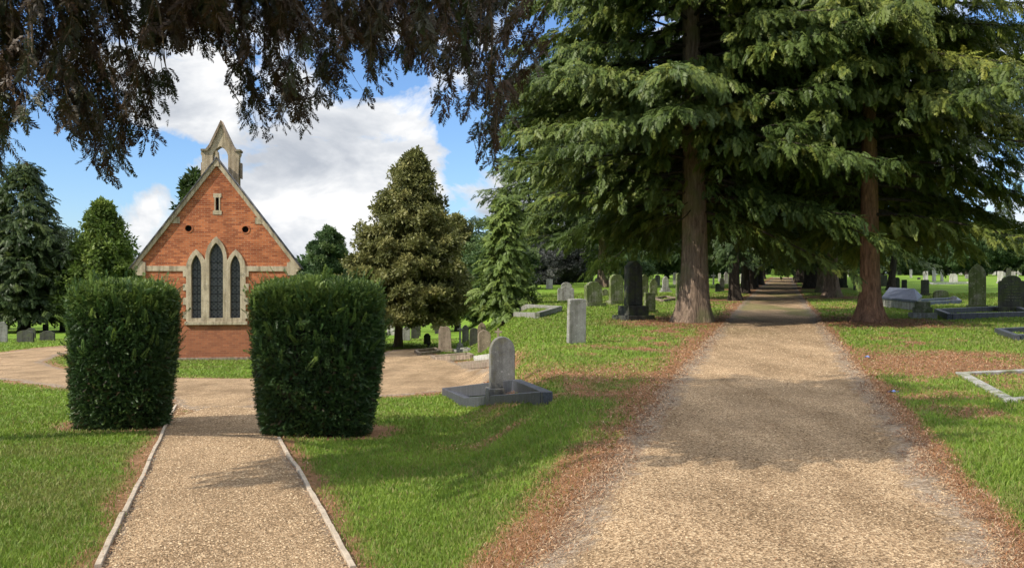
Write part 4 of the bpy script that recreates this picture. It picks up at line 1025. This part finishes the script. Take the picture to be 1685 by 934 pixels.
#@@PART3
# ------------------------------------------------------------------ trees
def big_prof(t): return (1 - t ** 2.2) * .96 * (.74 + .26 * min(1, t / .10)) + .04
def cone_prof(t): return (1 - t) ** .8 * (.8 + .2 * min(1, t / .1)) + .03
def slim_prof(t): return (1 - t) ** .95 + .02
AVG = 'tall evergreens lining the avenue'
def open_front(c0, rot, zlow, keep):
    # limbs on the side facing the junction were lost or pruned: the bole shows
    def f(az, z, r):
        d = abs((az + rot - c0 + math.pi) % (2 * math.pi) - math.pi)
        return (d < 1.0 and z < zlow) or (d < .50 and r.uniform() > keep)
    return f
tA = conifer('avenue_conifer', 'huge conifer with thick brown fluted trunk, first on the left of the avenue', 'tree', AVG, 21, 3.1, 6.1, 310, big_prof, .36, 8.6, .30, 11, FLAT, M['fir'], M['bark'], .42, .55, (-2, 34), (.42, .24), stubs=12, hang=1.25, skip=open_front(rad(-100), 0, 5.2, .6))
tB = conifer('avenue_conifer', 'huge conifer with red brown trunk and yellowish sprays, first on the right of the avenue', 'tree', AVG, 20, 3.1, 6.2, 290, big_prof, .36, 8.4, .32, 12, FLAT, M['fir_sunlit'], M['bark_red'], .30, .75, (-4, 32), (.42, .26), stubs=18, hang=1.35, skip=open_front(rad(-112), 1.0, 5.6, .5))
tA.location = AVP[0]; tB.location = AVP[1]; tB.rotation_euler.z = 1.0
tD = conifer('avenue_conifer', 'dark conifer with slim shaded trunk, second on the left of the avenue', 'tree', AVG, 19, 3.3, 5.8, 150, big_prof, .6, 4.2, .24, 13, FLAT, M['darkfir'], M['bark_dark'], .27, .5, (-4, 30), (.35, .2), stubs=8)
tD.location = AVP[2]
tF = conifer('avenue_conifer', 'conifer with very thick black trunk, third on the right of the avenue', 'tree', AVG, 19, 3.4, 5.8, 150, big_prof, .6, 4.2, .24, 15, FLAT, M['darkfir'], M['bark_dark'], .60, .4, (-4, 30), (.35, .2), stubs=8)
tF.location = AVP[5]
tC = conifer('avenue_conifer', 'conifer with grey brown trunk, second on the right of the avenue', 'tree', AVG, 19, 3.4, 5.8, 160, big_prof, .55, 4.6, .26, 16, FLAT, M['fir'], M['bark'], .36, .5, (-4, 30), (.35, .2), stubs=12)
tC.location = AVP[3]
labels = ['', '', '', 'grey brown trunked conifer, second on the right of the avenue', 'dark conifer, third on the left of the avenue', 'conifer with thick black trunk, third on the right of the avenue',
          'dark conifer, fourth on the left of the avenue', 'dark conifer, fifth on the left of the avenue', 'dark conifer, fourth on the right of the avenue', 'dark conifer, fifth on the right of the avenue', 'last conifer on the left near the box hedge', 'last conifer on the right near the box hedge']
for i in range(3, 12):
    if i in (3, 5): continue
    src = tF if i in (8, 9) else tD
    copy_tree(src, AVP[i], i * 1.7, (.95 + .1 * (i % 3)), labels[i])
for (x, y, lb), src in zip(((1226, 482, 'slim dark conifer between the second and third on the left of the avenue'), (1353, 481, 'slim conifer between the grey brown and the very thick black trunk on the right'),
                       (1245, 468, 'dark conifer between the fourth and fifth on the left of the avenue'), (1328, 469, 'dark conifer just beyond the very thick black trunk on the right')), (tD, tC, tF, tD)):
    copy_tree(src, G(x, y), x * .7, .93, lb)
copy_tree(tC, G(992, 472), 2.2, (1.35, 1.35, 1.3), 'tall dark stemmed evergreen standing on the lawn behind the blue wrapped flowers')['group'] = 'evergreens on the lawns'
copy_tree(tC, G(890, 464), .6, (1.2, 1.2, 1.3), 'tall evergreen whose crown rises straight behind the silvery shrubs')['group'] = 'evergreens on the lawns'
# companions
for x, y, d, ang, sc, lb in ((905, 508, 0, 2.2, .95, 'broad evergreen left of the first avenue tree, its limbs over the bright lawn'),):
    pass
tE = conifer('lawn_conifer', 'thin leaning trunked evergreen right of the red brown avenue trunk', 'tree', None, 15, 4.4, 4.6, 80, big_prof, .7, 3.4, .22, 14, FLAT, M['fir'], M['bark_dark'], .26, .6, (-4, 30), (.4, .2), lean=(1.6, 0))
tE.location = G(1466, 477)
# left photograph half: specimen trees
def at_tree(o, pxc, pyb): o.location = G(pxc, pyb); return o
def hgt(pxc, pyb, ptop): g = G(pxc, pyb); return EYE + (CY - ptop) / F * g.y - g.z, g.y / F
h, s = hgt(40, 546, 268)
at_tree(conifer('dark_conifer', 'big dark conifer with black trunk at the left, beyond the gravel track', 'tree', None, h, h * .12, 96 * s, 190, lambda t: (1 - t ** 1.4) * .9 + .03, .8, 4.2, .16, 21, FLAT, M['darkfir'], M['bark_dark'], 8 * s, .5, (0, 30), (.45, .26)), 40, 546)
h, s = hgt(2, 540, 262)
at_tree(conifer('dark_conifer', 'tall thin topped dark conifer at the left edge behind the big dark one', 'tree', None, h, h * .12, 60 * s, 100, lambda t: (1 - t) ** .8 * .9 + .03, .75, 3.2, .16, 22, FLAT, M['darkfir'], M['bark_dark'], 5 * s, .5, (0, 30), (.4, .24)), -14, 541)
h, s = hgt(169, 545, 335)
at_tree(conifer('cone_conifer', 'dense bright green cone shaped conifer behind the narrower yew', 'tree', None, h, .1, 78 * s, 230, lambda t: (1 - t) ** 1.0 * .98 + .015, .6, 5.0, .06, 23, TUFT, M['cone'], M['bark_dark'], 4 * s, .3, (25, 60), (.5, .26)), 169, 545)
h, s = hgt(128, 525, 402)
at_tree(broadleaf('thin_tree', 'thin sparse grey green tree between the dark conifer and the cone conifer', 'tree', None, h, h * .2, 13 * s, 26, 5 * s, .8, 24, M['broad'], M['bark_dark'], 1.2 * s, 14), 128, 525)
h, s = hgt(316, 530, 286)
at_tree(conifer('spire_conifer', 'dark spire tree rising behind the chapel roof', 'tree', None, h, h * .1, 40 * s, 70, cone_prof, 1.1, 2.4, .12, 25, TUFT, M['darkfir'], M['bark_dark'], 4 * s, .3, (5, 40)), 322, 530)
h, s = hgt(540, 525, 368)
at_tree(broadleaf('round_topped_tree', 'slender green broadleaf tree between the chapel and the olive conifer', 'tree', None, h, h * .25, 29 * s, 110, 7 * s, .5, 26, M['broad'], M['bark_dark'], 2.5 * s, 50, 1.1), 538, 525)
h, s = hgt(657, 570, 256)
at_tree(conifer('olive_conifer', 'tall olive tinted conifer with pale leaning trunk above the headstones', 'tree', None, h, h * .205, 118 * s, 320, lambda t: (1 - t) ** .95 * (.86 + .14 * min(1, t / .12)) + .025, .36, 7.4, .13, 27, TUFT, M['olive'], M['bark'], 7.0 * s, .25, (-6, 45), (.5, .26), lean=(.9, 0)), 655, 571)
h, s = hgt(752, 545, 356)
at_tree(conifer('olive_conifer', 'smaller olive conifer with dark trunk right of the tall olive one', 'tree', None, h, h * .2, 70 * s, 170, lambda t: (1 - t) ** .85 * (.86 + .14 * min(1, t / .12)) + .025, .38, 6.4, .13, 28, TUFT, M['olive'], M['bark_dark'], 4 * s, .3, (-6, 40), (.45, .24)), 752, 545)
h, s = hgt(822, 535, 340)
at_tree(conifer('green_conifer', 'fresh green conifer at the right of the olive pair', 'tree', None, h, h * .08, 48 * s, 170, lambda t: (1 - t) ** .95 * .95 + .03, .5, 5.2, .10, 29, FLAT, M['cone'], M['bark_dark'], 5 * s, .3, (5, 35), (.5, .25)), 832, 530)
# background: trees and shrubs, each one standing on the far lawn
bgA = broadleaf('far_tree', 'far broad dark green tree behind the left lawn', 'tree', 'far trees', 11, 1.2, 4.6, 150, 1.3, .5, 51, M['broad'], M['bark_dark'], .3, 42)
bgB = broadleaf('far_tree', 'far bushy mid green tree behind the left lawn', 'tree', 'far trees', 8, .4, 4.2, 140, 1.2, .48, 52, M['broad'], M['bark_dark'], .22, 42, 1.05)
bgC = conifer('far_conifer', 'far dark pointed conifer', 'tree', 'far trees', 14, 1.4, 4.4, 110, cone_prof, .7, 3.6, .12, 53, FLAT, M['darkfir'], M['bark_dark'], .3, .4, (0, 35))
bgS = broadleaf('far_shrub', 'low green shrub', 'shrub', 'far shrubs', 3.4, .0, 2.6, 70, .8, .36, 54, M['broad'], M['bark_dark'], 0, 46)
bgP = broadleaf('grey_shrub', 'big silvery grey shrub behind the lawn', 'shrub', None, 5.2, .0, 3.4, 130, .85, .34, 55, M['purple'], M['bark_dark'], 0, 50, tintc=(.45, .2))
bgR = broadleaf('russet_shrub', 'russet leaved shrub beneath the olive conifers', 'shrub', None, 3.2, .0, 3.0, 70, .8, .36, 56, M['redhedge'], M['bark_dark'], 0, 46)
used = set()
def put(src, x, y, sc, rz, label):
    g = G(x, y); g.z -= .1
    if src.name in used: return copy_tree(src, g, rz, sc, label)
    used.add(src.name); src.location = g; src.rotation_euler = (0, 0, rz); src.scale = (sc,) * 3; src['label'] = label; return src
put(bgP, 868, 470, 1.0, 0, 'silvery grey shrub at the left end of the avenue lawn')
put(bgP, 915, 468, .95, 2, 'silvery grey shrub next to the green trees on the avenue lawn')
for a in [
    (bgC, 958, 462, .8, 1, 'dark pointed conifer just right of the silvery shrubs'),
    (bgB, 1030, 459, .85, 4, 'bushy green tree behind the black obelisk'),
    (bgC, 1062, 458, 1.0, 3, 'dark conifer beyond the mossy pointed headstone'),
    (bgA, 1098, 458, .9, 5, 'broad tree beyond the pale pointed pillar stone'),
    (bgB, 1170, 457, .9, 2.4, 'bushy tree seen between the first two left avenue trunks'),
    (bgA, 1205, 456, .9, .4, 'broad tree behind the second left avenue trunk'),
    (bgS, 945, 464, .8, .4, 'low shrub right of the silvery shrubs'),
    (bgS, 1042, 461, .9, 3.4, 'low shrub behind the black obelisk'),
    (bgA, 1262, 452, .8, 1, 'far tree left of the box hedge'),
    (bgB, 1312, 452, .8, 4, 'far tree right of the box hedge'),
    (bgC, 1285, 450, 1.3, 4, 'dark conifer straight behind the box hedge'),
    (bgB, 1385, 452, .95, 1.1, 'bushy tree beyond the second right avenue trunk'),
    (bgA, 1425, 450, 1., 3, 'broad tree behind the red brown avenue trunk'),
    (bgC, 1452, 449, 1., 2, 'dark conifer beyond the thin leaning trunk'),
    (bgA, 1490, 450, .95, 5.1, 'broad tree beyond the tiny white cross'),
    (bgB, 1525, 449, 1.05, .2, 'bushy tree beyond the charcoal headstone'),
    (bgC, 1556, 449, .9, 4.4, 'dark conifer beyond the heart shaped stone'),
    (bgA, 1590, 448, 1.05, 1.6, 'broad tree just left of the tall mossy headstone'),
    (bgA, 1622, 448, 1.0, 4.2, 'broad tree just right of the tall mossy headstone'),
    (bgC, 1652, 448, 1.05, .9, 'dark conifer beyond the wide dark headstone'),
    (bgB, 1684, 448, 1.1, 2.9, 'bushy tree at the right edge of the far lawn'),
    (bgS, 1508, 450, .9, 1, 'low shrub beyond the pale grey stone'),
    (bgS, 1606, 449, .9, 2, 'low shrub beyond the tall mossy headstone'),
    # behind the chapel lawn
    (bgA, 20, 522, 1., 2.8, 'broad tree behind the big dark conifer'),
    (bgB, 78, 521, .8, 5.3, 'bushy tree right of the dark conifer trunk'),
    (bgC, 118, 521, .85, .7, 'dark conifer just left of the narrower yew'),
    (bgB, 215, 522, .8, 3.6, 'bushy tree between the cone conifer and the chapel'),
    (bgB, 505, 524, .75, 1.9, 'bushy tree beside the chapel eaves'),
    (bgA, 590, 522, .7, .9, 'broad tree behind the broader yew'),
    (bgB, 632, 521, .7, 4.1, 'bushy tree left of the leaning olive trunk'),
    (bgB, 690, 520, .55, 2.2, 'small bushy tree behind the white angel'),
    (bgA, 735, 518, .7, 3.9, 'broad tree behind the smaller olive conifer'),
    (bgC, 783, 517, .8, 5.0, 'dark conifer between the olive pair and the fresh green conifer'),
    (bgB, 812, 516, .8, .6, 'bushy tree behind the fresh green conifer'),
    (bgS, 665, 527, .8, 1, 'low shrub right of the leaning olive trunk'),
    (bgS, 792, 526, .9, 2.5, 'low shrub behind the carved round stone')]: put(*a)
put(bgR, 718, 524, .8, 1, 'russet shrub behind the dark slab and angel')
put(bgR, 682, 522, .6, 3, 'russet shrub just right of the leaning olive trunk')

# the wood that shuts off every view reads as one mass
r = np.random.default_rng(8); fr = Fronds(); n = 16000
u = r.uniform(-.72, .72, n); yy = np.where(u < 0, 190 + 40 * (u + .7), 262) + r.uniform(-6, 6, n)
top = 7 + 9 * fbm(u * 26, u * 0 + 3, 5) + 3 * np.sin(u * 90)
P = np.stack([u * yy, yy, r.uniform(0, 1, n) ** .9 * top], -1); P[:, 2] += terrain(P[:, 0], P[:, 1])
fr.add(P, r.normal(size=(n, 3)) + np.array([0, -.6, .3]), r.normal(size=(n, 3)), r.uniform(1.2, 2.6, n), np.clip(.45 + 1.1 * (fbm(u * 40, P[:, 2] * .3, 6) - .5) + r.normal(0, .12, n), 0, 1))
tag(fr.build('distant_wood', TUFT, M['broad'], None, r), kind='stuff')

# ------------------------------------------------------------------ overhanging yew
TX, TY = -11.0, 11.0
oy = empty('overhanging_yew', (TX, TY, float(terrain(TX, TY))), 0, 'dark drooping evergreen whose brownish boughs hang across the sky above the chapel', 'tree')
O = np.array(oy.location)
mb = MB(); trunk_mesh(mb, 9, .42, .5, 77); mb.build('trunk', M['bark_dark'], oy, True)
r = np.random.default_rng(99)
def W(px_, py_, y): return np.stack([(np.asarray(px_) - CX) / F * y, np.broadcast_to(y, np.shape(px_)), EYE + (CY - np.asarray(py_)) / F * y], -1)
bx = [-80, 0, 30, 60, 85, 115, 150, 170, 200, 232, 262, 285, 296, 320, 345, 366, 390, 430, 470, 520, 560, 600, 650, 676, 700, 722, 748, 768, 800, 818, 850]
by = [290, 290, 272, 225, 232, 245, 292, 305, 308, 258, 235, 218, 115, 90, 72, 110, 225, 244, 222, 212, 150, 168, 128, 118, 188, 202, 196, 262, 272, 316, 250]
holes = [(268, 88, 48, 26), (205, 62, 24, 12), (585, 100, 26, 42), (470, 70, 16, 22), (505, 95, 18, 26), (350, 130, 14, 60), (52, 130, 16, 22), (110, 215, 16, 22), (640, 60, 14, 20), (695, 130, 12, 26), (30, 210, 12, 18), (420, 100, 10, 20), (760, 120, 9, 16), (720, 120, 12, 20), (800, 190, 10, 34), (780, 60, 14, 14), (545, 40, 14, 10), (740, 60, 10, 12), (150, 120, 10, 18), (230, 150, 10, 14), (90, 60, 10, 16)]
clusters = [(-80, 120), (120, 300), (296, 470), (470, 640), (640, 832)]
for ci, (xa, xb) in enumerate(clusters):
    bough = MB(); fr = Fronds()
    yc = (8.2, 8.8, 9.2, 9.4, 9.0)[ci]
    top = W((xa + xb) / 2, -70 - 25 * (ci % 2), yc) - O; st = np.array([0, 0, 4.6 + .25 * ci])
    q = np.linspace(0, 1, 12)[:, None]; arch = st * (1 - q) + top * q + UP * np.sin(q * math.pi) * .7
    bough.tube(arch, np.linspace(.085, .03, 12), 7)
    ns = int((xb - xa) * (.78, .80, .84, .84, .74)[ci])
    for k_ in range(ns):
        x0 = r.uniform(xa - 15, xb + 15); yd = yc + r.normal(0, .7); yb = np.interp(x0, bx, by) - 10
        bot = yb - (abs(r.normal(0, .40)) * (yb + 60)); ln = r.uniform(60, 190) * (.6 + .5 * yb / 250)
        if k_ % 3 == 0: bot = r.uniform(-60, min(80, yb)); 
        nseg = 7; w = np.linspace(0, 1, nseg); leanx = r.normal(.22 if x0 < 640 else -.12, .3) * ln
        X_ = x0 - leanx * (1 - w) + r.normal(0, 4) * np.sin(w * 3); Y_ = bot - ln * (1 - w) ** .85
        P = W(X_, Y_, yd) - O; P[:, 1] += (w - .5) * r.normal(0, .25)
        nf = int(ln / 6.5) + 4; u = np.sort(r.uniform(.05, 1, nf)); u[-1] = 1
        pp = np.stack([np.interp(u, w, P[:, i]) for i in range(3)], -1); T_ = norm(P[-1] - P[0])
        sx = np.interp(u, w, X_); sy = np.interp(u, w, Y_); ok = np.ones(nf, bool)
        for (hx, hy, ha, hb) in holes: ok &= ((sx - hx) / ha) ** 2 + ((sy - hy) / hb) ** 2 > r.uniform(.55, 1.1, nf)
        lim = np.minimum(np.minimum(np.interp(sx - 14, bx, by), np.interp(sx + 14, bx, by)) + 12, np.interp(sx, bx, by)); ok &= sy < lim - 13
        if not ok.any(): continue
        if k_ % 2 == 0:
            ce = u[ok].max() * .97; wq = np.linspace(0, ce, nseg); bough.tube(np.stack([np.interp(wq, w, P[:, i]) for i in range(3)], -1), np.linspace(.007, .0015, nseg), 4)
        pp = pp[ok]; n_ = ok.sum(); sd = r.normal(size=(n_, 3)) * np.array([1, .9, .25])
        fr.add(pp, T_ * .55 - UP * .5 + sd * .55, r.normal(size=(n_, 3)) * np.array([1, 1, .4]), r.uniform(.075, .17, n_), np.clip(r.normal(.30, .24) + r.normal(0, .12, n_), 0, 1))
    # bare forked branchlets showing through the leaves
    for k_ in range(int((xb - xa) / 18)):
        if ci == 3: continue
        x0 = r.uniform(xa, xb); yt = r.uniform(-90, 10); ln = r.uniform(60, 200); yb = np.interp(x0, bx, by)
        if yt + ln > yb - 60: ln = max(20, yb - 60 - yt)
        w = np.linspace(0, 1, 9); X_ = x0 + (w ** 1.4) * ln * r.normal(.12, .18) + 5 * np.sin(w * r.uniform(3, 7)); P = W(X_, yt + ln * w, yc + r.normal(0, .5)) - O
        bough.tube(P, np.linspace(.014, .003, 9), 5)
    b_ = bough.build('bough', M['twig'], oy, True)
    fr.build('foliage', THIN, M['yewdrop'], b_, r)
# unseen roof of the crown, shaped to shade those boughs and spare the lawn
fr = Fronds(); mb = MB()
n = 12000; P = np.stack([r.uniform(-8.6, -2.2, n), r.uniform(5.5, 10.2, n), r.uniform(4.7, 7.6, n)], -1)
cl = fbm(P[:, 0] * 1.1, P[:, 1] * 1.1 + P[:, 2] * .7, 71)
ok = (P[:, 2] > EYE + .315 * P[:, 1] + .25) & ~((P[:, 0] < -4.8) & (P[:, 1] < 6.4)) & (cl > np.where(P[:, 1] > 6.2, .48, .60))
P = P[ok] - O; n = len(P)
rdv = norm(P * np.array([1, 1, 0])); fr.add(P, rdv * .7 - UP * .5 + r.normal(size=(n, 3)) * .5, UP + r.normal(size=(n, 3)) * .6, r.uniform(.25, .5, n), np.clip(r.normal(.6, .2, n), 0, 1))
for k_ in range(14):
    a = r.uniform(-.9, .5); z = r.uniform(4.6, 6.8); L = r.uniform(3, 6); w = np.linspace(0, 1, 8)[:, None]
    mb.tube(np.array([0, 0, z]) + np.array([math.cos(a), math.sin(a), .15]) * L * w + UP * np.sin(w * 3) * .3, np.linspace(.08, .015, 8), 6)
mb.build('limbs', M['bark_dark'], oy, True); fr.build('crown', FLAT, M['yewdrop'], oy, r)

# ------------------------------------------------------------------ sky, sun, camera
EL = rad(38); hz = Vector((-.87, -.5, 0)).normalized(); S = Vector((hz.x * math.cos(EL), hz.y * math.cos(EL), math.sin(EL)))
world = bpy.data.worlds.new('World'); scene.world = world; world.use_nodes = True
nt = world.node_tree; nt.nodes.clear(); n, l = nt.nodes, nt.links
sky = n.new('ShaderNodeTexSky'); sky.sky_type = 'NISHITA'; sky.sun_disc = False; sky.sun_elevation = EL; sky.sun_rotation = math.atan2(S.x, S.y)
sky.air_density = 1.0; sky.dust_density = .3; sky.ozone_density = 2.5
tc = n.new('ShaderNodeTexCoord')
mp = N(n, 'ShaderNodeMapping'); mp.inputs['Scale'].default_value = (1, 1, 1.75); mp.inputs['Location'].default_value = (.35, .1, .12); l.new(tc.outputs['Generated'], mp.inputs[0])
na = N(n, 'ShaderNodeTexNoise', Scale=6.5, Detail=12., Roughness=.60, Distortion=.45); l.new(mp.outputs[0], na.inputs['Vector'])
am = N(n, 'ShaderNodeMath', _operation='MULTIPLY_ADD'); l.new(na.outputs[0], am.inputs[0]); am.inputs[1].default_value = 2.5; am.inputs[2].default_value = -.75
separate = n.new('ShaderNodeSeparateXYZ'); l.new(tc.outputs['Generated'], separate.inputs[0])
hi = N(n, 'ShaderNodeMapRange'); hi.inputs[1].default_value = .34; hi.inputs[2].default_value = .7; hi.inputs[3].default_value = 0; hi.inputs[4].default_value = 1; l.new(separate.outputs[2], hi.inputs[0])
hc = N(n, 'ShaderNodeMath', _operation='MULTIPLY_ADD'); l.new(hi.outputs[0], hc.inputs[0]); hc.inputs[1].default_value = .25; l.new(am.outputs[0], hc.inputs[2])  # thicker cloud out of view overhead, added for ambient light
cover = hc.outputs[0]
def blob(x, y, radius, amt, cover):
    d = Vector(((x - CX) / F, 1, (CY - y) / F)).normalized()
    v = N(n, 'ShaderNodeVectorMath', _operation='DISTANCE'); l.new(tc.outputs['Generated'], v.inputs[0]); v.inputs[1].default_value = d
    mr = N(n, 'ShaderNodeMapRange'); mr.interpolation_type = 'SMOOTHSTEP'; mr.inputs[1].default_value = 0; mr.inputs[2].default_value = radius; mr.inputs[3].default_value = amt; mr.inputs[4].default_value = 0; l.new(v.outputs['Value'], mr.inputs[0])
    a = N(n, 'ShaderNodeMath', _operation='ADD'); l.new(cover, a.inputs[0]); l.new(mr.outputs[0], a.inputs[1]); return a.outputs[0]
for b in ((90, 275, .10, -.45), (190, 310, .05, -.2), (775, 215, .065, -.5), (570, 140, .05, -.35), (650, 130, .05, -.3), (20, 40, .12, -.3), (700, 60, .12, -.2), (400, 240, .12, .2), (540, 300, .14, .34), (640, 290, .09, .16), (450, 330, .10, .2), (250, 400, .10, .16), (800, 330, .06, .22), (300, 130, .07, .15), (640, 360, .12, .1)): cover = blob(*b, cover)
cr = ramp(n, [(.44, (0, 0, 0)), (.53, (.55, .55, .55)), (.66, (1, 1, 1))]); l.new(cover, cr.inputs[0])
nb_ = N(n, 'ShaderNodeTexNoise', Scale=8.5, Detail=10., Roughness=.58, Distortion=.3); mp2 = N(n, 'ShaderNodeMapping'); mp2.inputs['Scale'].default_value = (1, 1, 2.0); mp2.inputs['Location'].default_value = (.1, .7, .27); l.new(tc.outputs['Generated'], mp2.inputs[0]); l.new(mp2.outputs[0], nb_.inputs['Vector'])
cc = ramp(n, [(.34, (3.7, 4.0, 4.5)), (.50, (5.6, 5.8, 6.1)), (.62, (7.6, 7.6, 7.6))]); l.new(nb_.outputs[0], cc.inputs[0])
blue = mixc(n, l, 1., sky.outputs[0], (.80, .98, 1.25), 'MULTIPLY')
# unseen clouds overhead are brightened with height to add fill light below
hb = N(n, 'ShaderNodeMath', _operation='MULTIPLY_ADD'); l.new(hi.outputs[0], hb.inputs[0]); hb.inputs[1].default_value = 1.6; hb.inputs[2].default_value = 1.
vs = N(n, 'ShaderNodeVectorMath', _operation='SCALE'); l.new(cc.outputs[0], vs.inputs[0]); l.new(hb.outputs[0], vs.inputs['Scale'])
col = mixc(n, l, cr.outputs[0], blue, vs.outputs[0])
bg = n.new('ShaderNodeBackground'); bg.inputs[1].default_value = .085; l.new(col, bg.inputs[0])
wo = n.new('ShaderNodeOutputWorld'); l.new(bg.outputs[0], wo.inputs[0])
sun = bpy.data.lights.new('sun', 'SUN'); sun.energy = 4.2; sun.angle = rad(.5); sun.color = (1, .93, .82)
so = bpy.data.objects.new('sun', sun); COL.objects.link(so); so.rotation_euler = S.to_track_quat('Z', 'Y').to_euler()
cam = bpy.data.cameras.new('camera'); co = bpy.data.objects.new('camera', cam); COL.objects.link(co)
cam.sensor_width = 36; cam.lens = 36 * F / 1685; cam.clip_start = .05; cam.clip_end = 3000
co.location = (0, 0, EYE); co.rotation_euler = (rad(90), 0, 0)
scene.camera = co
scene.view_settings.view_transform = 'Standard'; scene.view_settings.look = 'None'; scene.view_settings.exposure = .72; scene.view_settings.gamma = 1
c = scene.cycles
c.max_bounces = 6; c.diffuse_bounces = 3; c.glossy_bounces = 2; c.transmission_bounces = 4; c.use_denoising = True; c.use_adaptive_sampling = True; c.adaptive_threshold = .02
c.sample_clamp_indirect = 6
